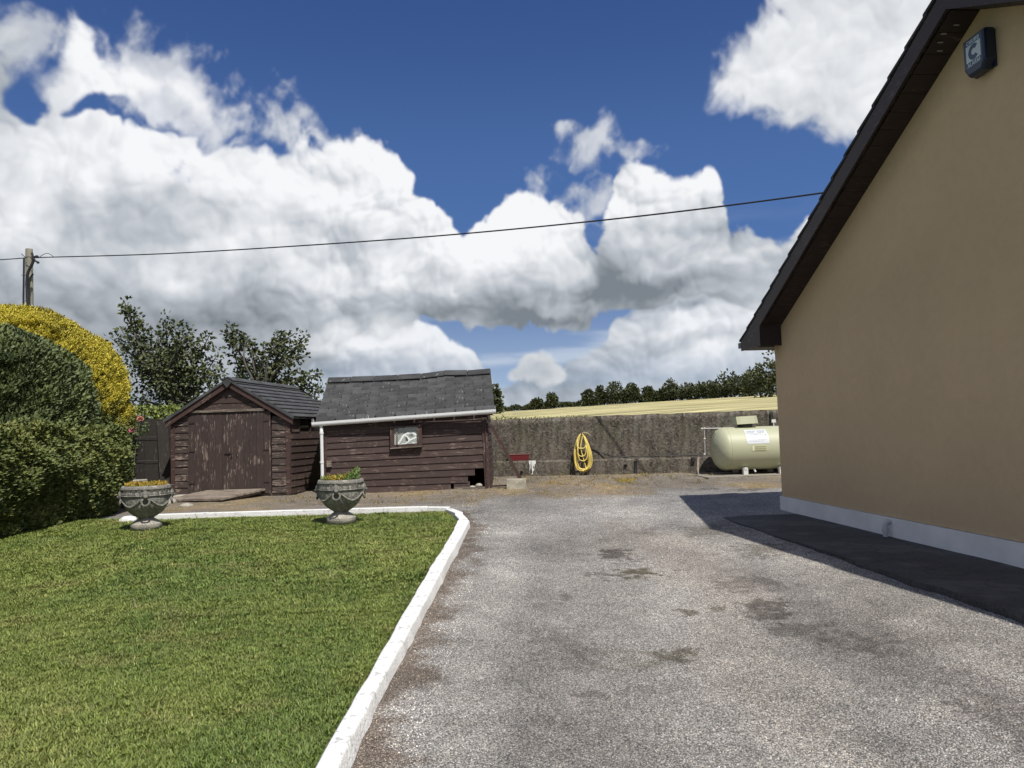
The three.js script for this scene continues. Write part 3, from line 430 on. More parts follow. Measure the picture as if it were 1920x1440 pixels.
// ---------------------------------------------------------------- concrete boundary wall
const wallD = (x) => 18.02 - 0.085 * (x + 0.47);           // front of the footing ledge
{
  const Wl = thing('boundary_wall', 'weathered dark concrete wall with a ledge, in front of the stubble field', 'wall', V(0, 0, 0));
  const seg = (x0, x1, y0, y1a, y1b, d0, th) => hexa(V(x0, y0, -wallD(x0) - d0), V(x1, y0, -wallD(x1) - d0), V(x1, y1b, -wallD(x1) - d0), V(x0, y1a, -wallD(x0) - d0), V(0, 0, -th));
  const grid = (x0, x1, y0, fy, d0, amp) => { // front face with relief, top and back
    const nx = 150, ny = 14, pos = [], uv = [], idx = [];
    for (let j = 0; j <= ny + 1; j++) for (let i = 0; i <= nx; i++) { const x = lerp(x0, x1, i / nx), top = fy(x), v = Math.min(j / ny, 1), y = lerp(y0, top, v); const r = j > ny ? -0.3 : (fbm(x * 5, y * 5, 3) - 0.5) * amp; pos.push(x, y + (j >= ny ? (fbm(x * 6, 2, 3) - 0.5) * 0.025 : 0), -wallD(x) - d0 + r); uv.push(x, y + (j > ny ? 0.3 : 0)); }
    for (let j = 0; j <= ny; j++) for (let i = 0; i < nx; i++) { const a = j * (nx + 1) + i; idx.push(a, a + 1, a + nx + 1, a + 1, a + nx + 2, a + nx + 1); }
    const g = new THREE.BufferGeometry(); g.setAttribute('position', new THREE.Float32BufferAttribute(pos, 3)); g.setAttribute('uv', new THREE.Float32BufferAttribute(uv, 2)); g.setIndex(idx); g.computeVertexNormals(); return g;
  };
  const topY = (x) => 1.885 + 0.006 * (x + 0.47);
  part('wall_body', grid(-9, 15, 0.2, topY, 0.14, 0.03), mConc, Wl);
  part('wall_back', seg(-9, 15, 0.2, topY(-9) - 0.03, topY(15) - 0.03, 0.2, 0.2), mConc, Wl);
  part('footing_ledge', grid(-9, 15, 0.2, (x) => 0.90 - 0.004 * x, 0, 0.025), mConc, Wl);
  // pale splash of old limewash below the trough
  const mSpl = mat({ map: tWhite, transparent: true, alphaMap: tex(128, (u, v) => sst(0.46, 0.62, pvn(u * 7, v * 2 + 3, 8) * 0.6 + pvn(u * 24, v * 6, 24) * 0.4 + (0.5 - Math.abs(u - 0.5)) * 0.35 + v * 0.2 - 0.12), false), roughness: 0.9 });
  const a = at(992, 864, 17.9), b = at(1006, 886, 17.9); const sp = new THREE.PlaneGeometry(0.17, 0.32); sp.translate(a.x + 0.08, 0.74, -wallD(a.x) + 0.022); part('limewash_splash', sp, mSpl, Wl);
  // added dark stubs for drain holes, black strips painting the shade of gap and crack
  const mGapDark = plain(0.014, 0.013, 0.013, 0.7);
  for (const [px, py, w, h] of [[1191, 876, 0.06, 0.30], [1442, 795, 0.065, 0.55]]) { const p = at(px, py, 17.8), d0 = py < 850 ? 0.14 : 0; const g = new THREE.BoxGeometry(w, h, 0.02, 4, 14, 1); roughen(g, 0.02, 9, px); g.translate(p.x, p.y, -wallD(p.x) - d0 + 0.012); part('gap_shade_strip', g, mGapDark, Wl); }
  for (const [px, py] of [[1172, 873], [978, 886]]) { const p = at(px, py, 17.8); part('drain_hole_stub', new THREE.LatheGeometry([[0.001, -0.2], [0.028, -0.2], [0.028, 0.02], [0.036, 0.02], [0.036, -0.2]].map((q) => new THREE.Vector2(...q)), 16).rotateX(Math.PI / 2).translate(p.x, p.y, -wallD(p.x) + 0.012), mGapDark, Wl); }
}
{ // concrete apron under the tank
  const o = part('tank_slab', roughen(new THREE.BoxGeometry(5.2, 0.12, 1.3, 40, 1, 12), 0.008, 3), mat({ map: rep(tStone2, 1 / 1.6), color: new THREE.Color().setRGB(0.72, 0.70, 0.68), bumpMap: tStoneB, bumpScale: 0.004, roughness: 0.95 }), scene); uvBox(o.geometry); o.position.set(6.6, 0.452, -16.95); o.rotation.y = 0.085; tag(o, 'low grey concrete slab under the gas tank', 'slab');
}
// ---------------------------------------------------------------- left shed
function boardRow(parent, name, mats, p0, p1, q0, q1, lap, n, thick = 0.018, skip) { // clapboards between bottom line p0-p1 and top line q0-q1; lap pushes the lower edge out along the vector
  for (let i = 0; i < n; i++) {
    const t0 = i / n, t1 = Math.min((i + 1) / n + 0.12 / n, 1);
    let a = p0.clone().lerp(q0, t0), b = p1.clone().lerp(q1, t0), c = p1.clone().lerp(q1, t1), d = p0.clone().lerp(q0, t1); a.add(lap); b.add(lap); c.addScaledVector(lap, 0.12); d.addScaledVector(lap, 0.12);
    const cuts = skip ? skip(i, t0, t1) : [[0, 1]];
    for (const [s, e] of cuts) { const A = a.clone().lerp(b, s), B = a.clone().lerp(b, e), Cc = d.clone().lerp(c, e), D = d.clone().lerp(c, s); part(name, hexa(A, B, Cc, D, lap.clone().normalize().multiplyScalar(-thick)), mats[Math.floor(R0() * mats.length)], parent); }
  }
}
{
  const fl = at(322, 930, 15.55), fr = at(546, 930, 15.25), ang = Math.atan2(-(fr.z - fl.z), fr.x - fl.x), W = Math.hypot(fr.x - fl.x, fr.z - fl.z), by = 0.455;
  const S = thing('garden_shed', 'small brown apex-roofed timber shed with closed double doors and a ramp', 'shed', V(fl.x, by, fl.z), ang);
  const EV = 1.53, AP = 2.27, DP = 3.1, mid = W / 2, rise = (AP - EV) / mid, ln = V(0, 0, 0.022);
  // inner lining: keeps the shed closed behind the boards
  part('lining', mergeGeometries([box(W - 0.06, EV, 0.02, mid, EV / 2, -0.05), box(0.02, EV, DP - 0.1, 0.04, EV / 2, -DP / 2), box(0.02, EV, DP - 0.1, W - 0.04, EV / 2, -DP / 2), box(W - 0.06, EV, 0.02, mid, EV / 2, -DP + 0.03)]), mBoards[0], S);
  part('floor_bearer', box(W - 0.02, 0.09, DP - 0.05, mid, 0.0, -DP / 2), mGrey, S);
  const dl = 0.37, dr = W - 0.40, dTop = 1.69, pt = 0.085;
  // front: narrow panels beside the doors, gable boards above
  for (const [x0, x1] of [[pt, dl - 0.01], [dr + 0.015, W - pt]]) boardRow(S, 'clapboard', mPanel, V(x0, 0.06, 0), V(x1, 0.06, 0), V(x0, EV + 0.06, 0), V(x1, EV + 0.06, 0), ln, 11);
  for (const [x0, x1, hx] of [[pt, dl - 0.01, dl], [dr + 0.015, W - pt, dr]]) part('clapboard', extrude([[x0, EV + 0.02], [x1, EV + 0.02], [hx === dl ? x1 : x0, EV + (hx === dl ? x1 : W - x0) * rise], [hx === dl ? x0 : x1, EV + (hx === dl ? x0 : W - x1) * rise]], 0.012), mPanel[1], S);
  for (let i = 0; i < 4; i++) { const y0 = dTop + 0.06 + i * 0.13, y1 = Math.min(y0 + 0.145, AP - 0.05), w0 = Math.max((AP - y0) / rise - 0.02, 0.01), w1 = Math.max((AP - y1) / rise - 0.02, 0.004); if (y0 < AP - 0.06) part('gable_board', hexa(V(mid - w0, y0, 0.022), V(mid + w0, y0, 0.022), V(mid + w1, y1, 0.006), V(mid - w1, y1, 0.006), V(0, 0, -0.02)), mBoards[i % 3], S); }
  for (const x of [0, W - pt]) part('corner_post', box(pt, EV + 0.03, 0.05, x + pt / 2, (EV + 0.03) / 2 + 0.01, 0.008), mTrim, S);
  // doors of vertical boards
  const nb = 12, bw = (dr - dl) / nb;
  for (let k = 0; k < 2; k++) {
    const D = new THREE.Group(); D.name = 'door'; S.add(D);
    for (let i = 0; i < nb / 2; i++) { const j = k * nb / 2 + i, x0 = dl + j * bw + 0.0025, x1 = dl + (j + 1) * bw - 0.0025, y0 = 0.055 + R0() * 0.012, z = 0.034 + R0() * 0.004; part('door_board', hexa(V(x0, y0, z), V(x1, y0, z), V(x1, dTop, z), V(x0, dTop, z), V(0, 0, -0.022), true), mDoor[Math.floor(R0() * 3)], D); }
    for (const y of [0.28, 0.92, 1.5]) part('hinge', box(0.12, 0.028, 0.006, k ? dr - 0.09 : dl + 0.09, y, 0.043), plain(0.03, 0.025, 0.022, 0.6), D);
  }
  const xm = dl + nb / 2 * bw; part('latch', mergeGeometries([box(0.14, 0.02, 0.012, xm - 0.02, 0.86, 0.046), box(0.02, 0.045, 0.02, xm + 0.05, 0.80, 0.046)]), mDark, S);
  part('keyhole', box(0.016, 0.05, 0.008, xm + 0.16, 0.82, 0.044), mDark, S);
  part('door_edge_strip', box(0.03, dTop - 0.05, 0.012, dr - 0.012, dTop / 2 + 0.02, 0.046, true), mPanel[0], S);
  part('lintel', box(dr - dl - 0.16, 0.05, 0.05, (dl + dr) / 2 - 0.04, dTop + 0.035, 0.04), mGrey, S);
  // sides
  boardRow(S, 'side_board', mBoards, V(W, 0.03, 0), V(W, 0.03, -DP), V(W, EV, 0), V(W, EV, -DP), V(0.022, 0, 0), 11, 0.018, (i) => i >= 9 ? [[0, 0.12], [0.72, 1]] : i === 8 ? [[0, 1]] : [[0, 1]]);
  boardRow(S, 'side_board', mBoards, V(0, 0.03, -DP), V(0, 0.03, 0), V(0, EV, -DP), V(0, EV, 0), V(-0.022, 0, 0), 11);
  boardRow(S, 'back_board', mBoards, V(W, 0.03, -DP), V(0, 0.03, -DP), V(W, EV, -DP), V(0, EV, -DP), V(0, 0, -0.022), 11);
  part('back_gable', extrude([[0, EV], [W, EV], [mid, AP]], 0.02).translate(0, 0, -DP - 0.005), mBoards[0], S);
  const win = part('shaded_side_window', box(0.02, 0.24, 1.8, W - 0.005, EV - 0.14, -1.32), plain(0.01, 0.011, 0.012, 0.15), S); for (const z of [-0.40, -1.0, -1.6, -2.22]) part('window_bar', box(0.03, 0.26, 0.035, W + 0.012, EV - 0.14, z), mBoards[1], win);  // near-black window, the shadow of the overhang painted into its colour
  part('hanging_batten', box(0.02, 0.48, 0.12, W + 0.035, EV - 0.30, -1.75, true), mGrey, S);
  // roof
  const ov = 0.085, t = 0.03, fo = 0.09, nL = Math.hypot(mid + ov, (mid + ov) * rise);
  for (const s of [-1, 1]) {
    const X = (q) => s < 0 ? mid - q : mid + q, Y = (q) => AP + 0.045 - q * rise;
    const deck = part('roof', hexa(V(X(mid + ov), Y(mid + ov), fo), V(X(0.002), Y(0), fo), V(X(0.002), Y(0) + 0.02, fo), V(X(mid + ov), Y(mid + ov) + 0.02, fo), V(0, 0, -DP - 0.2)), mGrey, S);
    const n = 9; for (let i = 0; i < n; i++) { const q0 = lerp(mid + ov + 0.02, 0.01, i / n), q1 = Math.max(lerp(mid + ov + 0.02, 0.01, (i + 1) / n) - 0.02, 0.004); part('roof_strip', hexa(V(X(q0), Y(q0) + 0.052, fo + 0.02), V(X(q1), Y(q1) + 0.024, fo + 0.02), V(X(q1), Y(q1) + 0.034, fo + 0.02), V(X(q0), Y(q0) + 0.066, fo + 0.02), V(0, 0, -DP - 0.24)), mFelt, deck); }
    part('barge_board', hexa(V(X(mid + ov), Y(mid + ov) - 0.115, fo + 0.004), V(X(0.004), Y(0) - 0.115, fo + 0.004), V(X(0.004), Y(0) + 0.01, fo + 0.004), V(X(mid + ov), Y(mid + ov) + 0.01, fo + 0.004), V(0, 0, -0.022)), mTrim, S);
    part('felt_edge', hexa(V(X(mid + ov + 0.03), Y(mid + ov + 0.03) + 0.005, fo + 0.032), V(X(0.004), Y(0) + 0.008, fo + 0.032), V(X(0.004), Y(0) + 0.055, fo + 0.032), V(X(mid + ov + 0.03), Y(mid + ov + 0.03) + 0.075, fo + 0.032), V(0, 0, -0.008)), mFelt, S);
  }
  part('ridge_cap', extrude([[-0.13, -0.055], [0, 0.02], [0.13, -0.055], [0.13, -0.07], [0, 0], [-0.13, -0.07]], DP + 0.26).translate(mid, AP + 0.118, -DP - 0.14), mFelt, S);
  part('finial_plate', extrude([[-0.10, -0.03], [0, 0.03], [0.10, -0.03], [0.0, -0.15]], 0.012).translate(mid, AP + 0.06, fo + 0.036), mFelt, S);
  // ---- ramp of worn planks, lying on the earth in front of the doors
  const Rm = thing('door_ramp', 'weathered grey plank ramp leading up to the shed doors', 'ramp', V(fl.x, by, fl.z), ang);
  const c = [V(0.30, 0.035, 1.02), V(1.60, 0.04, 1.0), V(2.02, 0.15, 0.06), V(0.80, 0.14, 0.06)], n = 7;
  for (let i = 0; i < n; i++) { const a = c[0].clone().lerp(c[3], i / n), b = c[1].clone().lerp(c[2], i / n), a1 = c[0].clone().lerp(c[3], (i + 0.96) / n), b1 = c[1].clone().lerp(c[2], (i + 0.96) / n); a.x += (R0() - 0.5) * 0.06; b.x += (R0() - 0.5) * 0.05; const y = R0() * 0.006; for (const p of [a, b, a1, b1]) p.y += y; part('plank', hexa(a, b, b1, a1, V(0, -0.035, 0)), mGrey, Rm); }
  for (const s of [0.1, 0.9]) { const a = c[0].clone().lerp(c[1], s), b = c[3].clone().lerp(c[2], s); part('ramp_bearer', hexa(V(a.x - 0.03, a.y - 0.06, a.z - 0.04), V(a.x + 0.03, a.y - 0.06, a.z - 0.04), V(b.x + 0.03, b.y - 0.04, b.z), V(b.x - 0.03, b.y - 0.04, b.z), V(0, -0.05, 0)), mGrey, Rm); }
  // broken stone and a stub of board beside the ramp
  const rocks = [[318, 944, 0.30, 0.13, 0.22], [338, 938, 0.34, 0.16, 0.24], [350, 950, 0.2, 0.1, 0.16], [306, 950, 0.16, 0.10, 0.14]];
  const lab = ['pale flat stone at the left foot of the small shed', 'largest pale rubble stone under the small shed corner', 'rubble stone at the low edge of the plank ramp', 'small rubble stone between the kerb end and shed'];
  rocks.forEach(([px, py, w, h, d], i) => { const p = gr(px, py); const o = part('rubble_stone', stone(w, h, d, i * 3.1 + 1), mFoot, scene); o.position.set(p.x, p.y - 0.01, p.z); o.rotation.y = R0() * 3; tag(o, lab[i], 'stone', 'rubble by the small shed'); });
}
// ---------------------------------------------------------------- larger shed with the slate roof
{
  const fl = at(611, 926, 15.31), fr = at(920, 916, 15.42); const O = V(fl.x, 0.455, fl.z);
  const S = thing('slate_roofed_shed', 'leaning brown clapboard shed with grey slate roof and white gutter', 'shed', O, 0); const Lc = (v) => v.clone().sub(O);
  const A = V(0, 0, 0), B = V(fr.x - fl.x, 0.005, fr.z - fl.z), tl = V(0.0, 1.40, 0), tr = V(fr.x - fl.x - 0.04, 1.545, fr.z - fl.z), DP = 2.1, W = B.x;
  part('lining', mergeGeometries([box(0.02, 1.35, DP - 0.1, 0.05, 0.7, -DP / 2), box(0.02, 1.4, DP - 0.1, W - 0.07, 0.72, -DP / 2), box(W - 0.1, 1.35, 0.02, W / 2, 0.7, -DP + 0.05), box(W - 0.1, 0.02, DP - 0.1, W / 2, 0.0, -DP / 2)]), mBoards[0], S);
  const wx0 = 1.34 / 3.28, wx1 = 1.90 / 3.28, wy0 = 0.875, wy1 = 1.30, n = 11;
  boardRow(S, 'clapboard', mBoards, A.clone().add(V(0.02, 0, 0)), B.clone().add(V(-0.10, 0, 0)), tl.clone().add(V(0.02, 0, 0)), tr.clone().add(V(-0.08, 0, 0)), V(0, 0, 0.024), n, 0.018, (i, t0, t1) => {
    const y = (t0 + t1) / 2 * 1.45; if (i === 0) return [[0, 0.78], [0.80, 0.9]]; if (i === 1) return [[0, 0.89]]; if (i === 2) return [[0, 0.935]]; if (i === 6) return [[0, 1]]; if (y > wy0 - 0.02 && y < wy1 + 0.06 && i > 6) return [[0, wx0 * 1.0], [wx1 * 1.005, 1]]; return [[0, 1]];
  });
  part('corner_post', hexa(B.clone().add(V(-0.11, -0.02, 0.035)), B.clone().add(V(0, -0.02, 0.035)), tr.clone().add(V(0, -0.1, 0.035)), tr.clone().add(V(-0.105, -0.1, 0.035)), V(0, 0, -0.06), true), mTrim, S);
  part('corner_post', hexa(V(-0.015, -0.02, 0.02), V(0.045, -0.02, 0.02), V(0.045, 1.38, 0.02), V(-0.015, 1.38, 0.02), V(0, 0, -0.05), true), mTrim, S);
  // rubbish showing through the rotten corner
  part('rotten_sill', box(0.62, 0.05, 0.05, W - 0.42, 0.03, -0.02), mGrey, S);
  // side walls
  boardRow(S, 'side_board', mBoards, B, B.clone().add(V(0, 0, -DP)), tr, tr.clone().add(V(0, 0, -DP)), V(0.02, 0, 0), 11); boardRow(S, 'side_board', mBoards, V(0, 0, -DP), A, V(0, 1.38, -DP), tl, V(-0.02, 0, 0), 11); boardRow(S, 'back_board', mBoards, B.clone().add(V(0, 0, -DP)), V(0, 0, -DP), tr.clone().add(V(0, 0, -DP)), V(0, 1.38, -DP), V(0, 0, -0.02), 11);
  // window: frame, sash bar, pane, lace behind it
  const x0 = 1.36, x1 = 1.89, y0 = 0.89, y1 = 1.31, sk = 0.03; const wn = new THREE.Group(); wn.name = 'window'; S.add(wn);
  const q = (x, y, z) => V(x, y + (x - x0) * 0.045, z * 0.8 - 0.006);
  part('frame', mergeGeometries([hexa(q(x0 - 0.05, y0 - 0.03, 0.06), q(x0 + 0.03, y0 - 0.03, 0.06), q(x0 + 0.03, y1, 0.06), q(x0 - 0.05, y1, 0.06), V(0, 0, -0.07), true), hexa(q(x1 - 0.03, y0 - 0.03, 0.06), q(x1 + 0.055, y0 - 0.03, 0.06), q(x1 + 0.055, y1, 0.06), q(x1 - 0.03, y1, 0.06), V(0, 0, -0.07), true), hexa(q(x0 + 0.031, y1 - 0.04, 0.055), q(x1 - 0.031, y1 - 0.04, 0.055), q(x1 - 0.031, y1, 0.055), q(x0 + 0.031, y1, 0.055), V(0, 0, -0.06))]), mTrim, wn);
  part('sill', hexa(q(x0 - 0.05, y0 - 0.028, 0.085), q(x1 + 0.05, y0 - 0.028, 0.085), q(x1 + 0.05, y0 - 0.004, 0.085), q(x0 - 0.05, y0 - 0.004, 0.085), V(0, 0, -0.09)), mGrey, wn);
  part('sash_bar', hexa(q(x0 + 0.075, y0, 0.03), q(x0 + 0.095, y0, 0.03), q(x0 + 0.095, y1 - 0.04, 0.03), q(x0 + 0.075, y1 - 0.04, 0.03), V(0, 0, -0.03), true), mGrey, wn);
  part('bottom_rail', hexa(q(x0 + 0.031, y0 - 0.002, 0.03), q(x1 - 0.031, y0 - 0.002, 0.03), q(x1 - 0.031, y0 + 0.05, 0.03), q(x0 + 0.031, y0 + 0.05, 0.03), V(0, 0, -0.03)), mBoards[0], wn);
  const pane = hexa(q(x0 + 0.03, y0, 0.012), q(x1 - 0.03, y0, 0.012), q(x1 - 0.03, y1, 0.012), q(x0 + 0.03, y1, 0.012), V(0, 0, -0.003)); part('pane', pane, new THREE.MeshPhysicalMaterial({ color: 0xffffff, roughness: 0.06, transmission: 1, thickness: 0, ior: 1.5 }), wn);
  const cv = document.createElement('canvas'); cv.width = 256; cv.height = 230; const x = cv.getContext('2d'), r = rng(31); x.fillStyle = '#69716d'; x.fillRect(0, 0, 256, 230);
  for (let j = 0; j < 20; j++) for (let i = 0; i < 20; i++) { x.fillStyle = j < 8 ? '#aab2ae' : '#f6faf7'; x.beginPath(); x.arc(i * 13 + (j % 2) * 6, j * 11.5, j < 9 ? 2.4 : 3.9, 0, 7); x.fill(); }
  x.strokeStyle = '#f2f6f3'; x.lineWidth = 17; x.lineJoin = 'round'; x.beginPath(); x.moveTo(40, 200); x.lineTo(100, 108); x.quadraticCurveTo(150, 70, 215, 88); x.lineTo(240, 110); x.stroke(); x.beginPath(); x.moveTo(110, 100); x.quadraticCurveTo(150, 130, 165, 160); x.lineTo(240, 130); x.moveTo(165, 160); x.lineTo(120, 200); x.lineTo(30, 215); x.moveTo(190, 190); x.lineTo(245, 205); x.stroke(); x.fillStyle = '#4b524f'; x.beginPath(); x.ellipse(135, 150, 12, 28, -0.4, 0, 7); x.fill(); x.fillStyle = '#6f7d78'; x.beginPath(); x.ellipse(185, 112, 22, 14, 0, 0, 7); x.fill();
  const lt = new THREE.CanvasTexture(cv); lt.colorSpace = THREE.SRGBColorSpace; const lg = new THREE.PlaneGeometry(x1 - x0 - 0.06, y1 - y0, 20, 4), lp = lg.attributes.position; for (let i = 0; i < lp.count; i++) lp.setZ(i, Math.sin(lp.getX(i) * 48) * 0.006); lg.computeVertexNormals(); lg.translate((x0 + x1) / 2, (y0 + y1) / 2 + 0.012, -0.006); part('lace_curtain', lg, mat({ map: lt, roughness: 1, side: THREE.DoubleSide }), wn);
  // roof plane: eave and ridge lines from the photograph
  const E0 = Lc(at(590, 793, 15.27)), E1 = Lc(at(928, 770, 15.37)), G0 = Lc(at(616, 713, 16.35)), G1 = Lc(at(920, 696, 16.45));
  const sag = (s) => -0.03 * Math.sin(Math.PI * s) + 0.035 * sst(0.12, 0, Math.abs(s - 0.70)), roofP = (s, t) => { const p = E0.clone().lerp(E1, s).lerp(G0.clone().lerp(G1, s), t); p.y += sag(s) * t; return p; };
  const up = (s, t) => { const a = roofP(s + 0.01, t).sub(roofP(s - 0.01, t)), b = roofP(s, t + 0.01).sub(roofP(s, t - 0.01)); return a.cross(b).normalize(); };
  const dk = (s, t) => roofP(s, t).addScaledVector(up(0.5, 0.5), -0.045), deck = part('roof', hexa(dk(0.005, 0.01), dk(0.995, 0.01), dk(0.995, 0.97), dk(0.005, 0.97), up(0.5, 0.5).multiplyScalar(-0.03)), mGrey, S);
  const rows = 12, cols = 9, sg = [0, 1, 2].map((k) => { const g = new THREE.BoxGeometry(0.374, 0.014, 0.19, 4, 1, 2); roughen(g, 0.003, 20, k * 9); return uvBox(g, k * 0.7, k * 0.37); });
  for (let j = 0; j < rows; j++) for (let i = -1; i < cols + 1; i++) {
    const s = (i + 0.5 + (j % 2) * 0.5) / cols, t = (j + 0.50) / rows; if (s < 0.03 || s > 0.975) { if (s < -0.04 || s > 1.045) continue; }
    const edge = s < 0.05 ? 1 : s > 0.955 ? -1 : 0, sc = edge ? 0.5 : 1, s2 = edge > 0 ? Math.max(s, 0.027) : edge < 0 ? Math.min(s, 0.973) : s;
    const p = roofP(s2, t), nn = up(s2, t), ax = roofP(s2 + 0.02, t).sub(roofP(s2 - 0.02, t)).normalize(), bz = ax.clone().cross(nn).normalize(); const tilt = new THREE.Quaternion().setFromAxisAngle(V(1, 0, 0), 0.085 + (R0() - 0.5) * 0.035); const o = part('slate', sg[Math.floor(R0() * 3)], mSlate[Math.floor(R0() * 4)], deck);
    o.quaternion.setFromRotationMatrix(new THREE.Matrix4().makeBasis(ax, nn, bz)).multiply(tilt).multiply(new THREE.Quaternion().setFromAxisAngle(V(0, 1, 0), (R0() - 0.5) * 0.012)); o.position.copy(p).addScaledVector(nn, 0.012); o.scale.set(sc, 1, 1);
  }
  // back slope, ridge pieces
  part('back_slope', hexa(G0.clone(), G1.clone(), G1.clone().add(V(0, -0.85, -1.15)), G0.clone().add(V(0, -0.85, -1.15)), V(0, -0.03, 0)), mSlate[0], S);
  const gab = (p, g0, z) => { const g = new THREE.BufferGeometry(); const a = V(p.x, p.y, 0), b = V(p.x, p.y, -DP), c = V(g0.x, g0.y - 0.05, g0.z), m = [a, b, c, a, c, b]; g.setAttribute('position', new THREE.Float32BufferAttribute(m.flatMap((v) => v.toArray()), 3)); g.setAttribute('uv', new THREE.Float32BufferAttribute(m.flatMap((v) => [v.z, v.y]), 2)); g.computeVertexNormals(); return g; };
  part('gable_end', gab(tr, G1), mBoards[0], S); part('gable_end', gab(tl, G0), mBoards[1], S);
  for (let i = 0; i < 7; i++) { const a = roofP(i / 7, 1), b = roofP((i + 1) / 7, 1); const l = a.distanceTo(b) - 0.012, g = extrude([[-0.14, -0.085], [0, 0.02], [0.14, -0.085], [0.14, -0.10], [0, 0.004], [-0.14, -0.10]], l); g.rotateY(Math.PI / 2); uvBox(g); const o = part('ridge_piece', g, mSlate[i % 4], S); o.position.copy(a).add(V(0, 0.045 + (R0() - 0.5) * 0.008, 0)); o.rotation.z = Math.atan2(b.y - a.y, b.x - a.x); }
  part('fascia', hexa(E0.clone().add(V(0.06, -0.09, -0.05)), E1.clone().add(V(-0.05, -0.09, -0.05)), E1.clone().add(V(-0.05, -0.02, -0.05)), E0.clone().add(V(0.06, -0.02, -0.05)), V(0, 0, -0.02)), mBoards[2], S);
  // gutter: half-round trough, with stop ends
  const ga = E0.clone().add(V(-0.03, 0.012, 0.068)), gb = E1.clone().add(V(0.02, 0.024, 0.068)); const gl = ga.distanceTo(gb), tr2 = []; for (let k = 0; k <= 12; k++) { const a = Math.PI + Math.PI * k / 12; tr2.push([Math.cos(a) * 0.066, Math.sign(Math.sin(a)) * Math.pow(Math.abs(Math.sin(a)), 0.55) * 0.088]); } for (let k = 12; k >= 0; k--) { const a = Math.PI + Math.PI * k / 12; tr2.push([Math.cos(a) * 0.06, Math.sign(Math.sin(a)) * Math.pow(Math.abs(Math.sin(a)), 0.55) * 0.082]); }
  const gg = extrude(tr2, gl); gg.rotateY(Math.PI / 2); const go = part('gutter', gg, mPvc, S); go.position.copy(ga); go.rotation.z = Math.atan2(gb.y - ga.y, gb.x - ga.x);
  for (const f of [0.002, 0.30, 0.62, 0.996]) { const u = part('gutter_clip', new THREE.CylinderGeometry(0.07, 0.07, 0.03, 14, 1, false, -Math.PI / 2, Math.PI).rotateZ(Math.PI / 2), mPvc, go); u.rotation.x = Math.PI; u.position.set(gl * f, 0, 0); }
  const dx = Lc(at(604, 830, 15.24)).x; const dp = part('downpipe', mergeGeometries([tube([V(dx - 0.01, ga.y - 0.05, ga.z), V(dx - 0.008, ga.y - 0.12, ga.z - 0.02), V(dx, ga.y - 0.2, 0.11), V(dx, ga.y - 0.24, 0.105)], 0.035, 14, 10), rod(V(dx, ga.y - 0.22, 0.105), V(dx + 0.008, 0.02, 0.105), 0.034, 0.034, 12)]), mPvc, S);
  for (const y of [0.62, ga.y - 0.24]) part('pipe_collar', rod(V(dx, y, 0.105), V(dx, y + 0.04, 0.105), 0.042, 0.042, 12), mPvc, dp);
  part('pipe_block', box(0.09, 0.12, 0.07, dx + 0.13, 0.60, 0.05), mGrey, S);
  // stones under the rotten corner
  const st = [[886, 917, 0.17, 0.11, 0.12, 'flat pale stone propping the rotten corner of the slate-roofed shed'], [872, 915, 0.10, 0.07, 0.09, 'small pale stone beside the one propping the slate-roofed shed'], [905, 901, 0.12, 0.09, 0.1, 'stone inside the rotten hole of the slate-roofed shed']];
  for (const [px, py, w, h, d, l] of st) { const p = gr(px, py); const o = part('prop_stone', stone(w, h, d, px), mFoot, scene); o.position.set(p.x, p.y - 0.01, py < 910 ? O.z - 0.12 : p.z); tag(o, l, 'stone'); }
}
// ---------------------------------------------------------------- things by the wall
{ // leaning timber prop and concrete block
  const a = at(976, 894, 15.55), b = at(921, 797, 15.5); a.y = Math.max(a.y, 0.5); const o = part('timber_prop', hexa(a.clone().add(V(-0.035, -0.06, 0)), a.clone().add(V(0.035, -0.04, 0)), b.clone().add(V(0.03, 0, 0)), b.clone().add(V(-0.03, -0.02, 0)), V(0, 0, -0.06), true), mTrim, scene); tag(o, 'brown timber prop leaning on the shed corner behind the concrete block', 'post');
  const p0 = gr(950, 917), p1 = gr(987, 916), w = p1.x - p0.x; const bk = part('concrete_block', roughen(new RoundedBoxGeometry(w, 0.205, 0.2, 3, 0.008), 0.004, 14), mat({ map: rep(tStone2, 1 / 0.5), bumpMap: rep(tStoneB, 1 / 0.3), bumpScale: 0.006, color: new THREE.Color().setRGB(1.05, 1.04, 0.98) }), scene); uvBox(bk.geometry); bk.position.set((p0.x + p1.x) / 2, p0.y + 0.09, p0.z - 0.1); tag(bk, 'pale concrete block standing on edge beside the slate-roofed shed', 'block');
  const bd = part('old_board', box(0.42, 0.03, 0.09), mBoards[0], scene); bd.position.set(p0.x - 0.15, p0.y + 0.05, p0.z - 0.28); bd.rotation.z = 0.03; tag(bd, 'old brown board lying between the shed corner and concrete block', 'board');
}
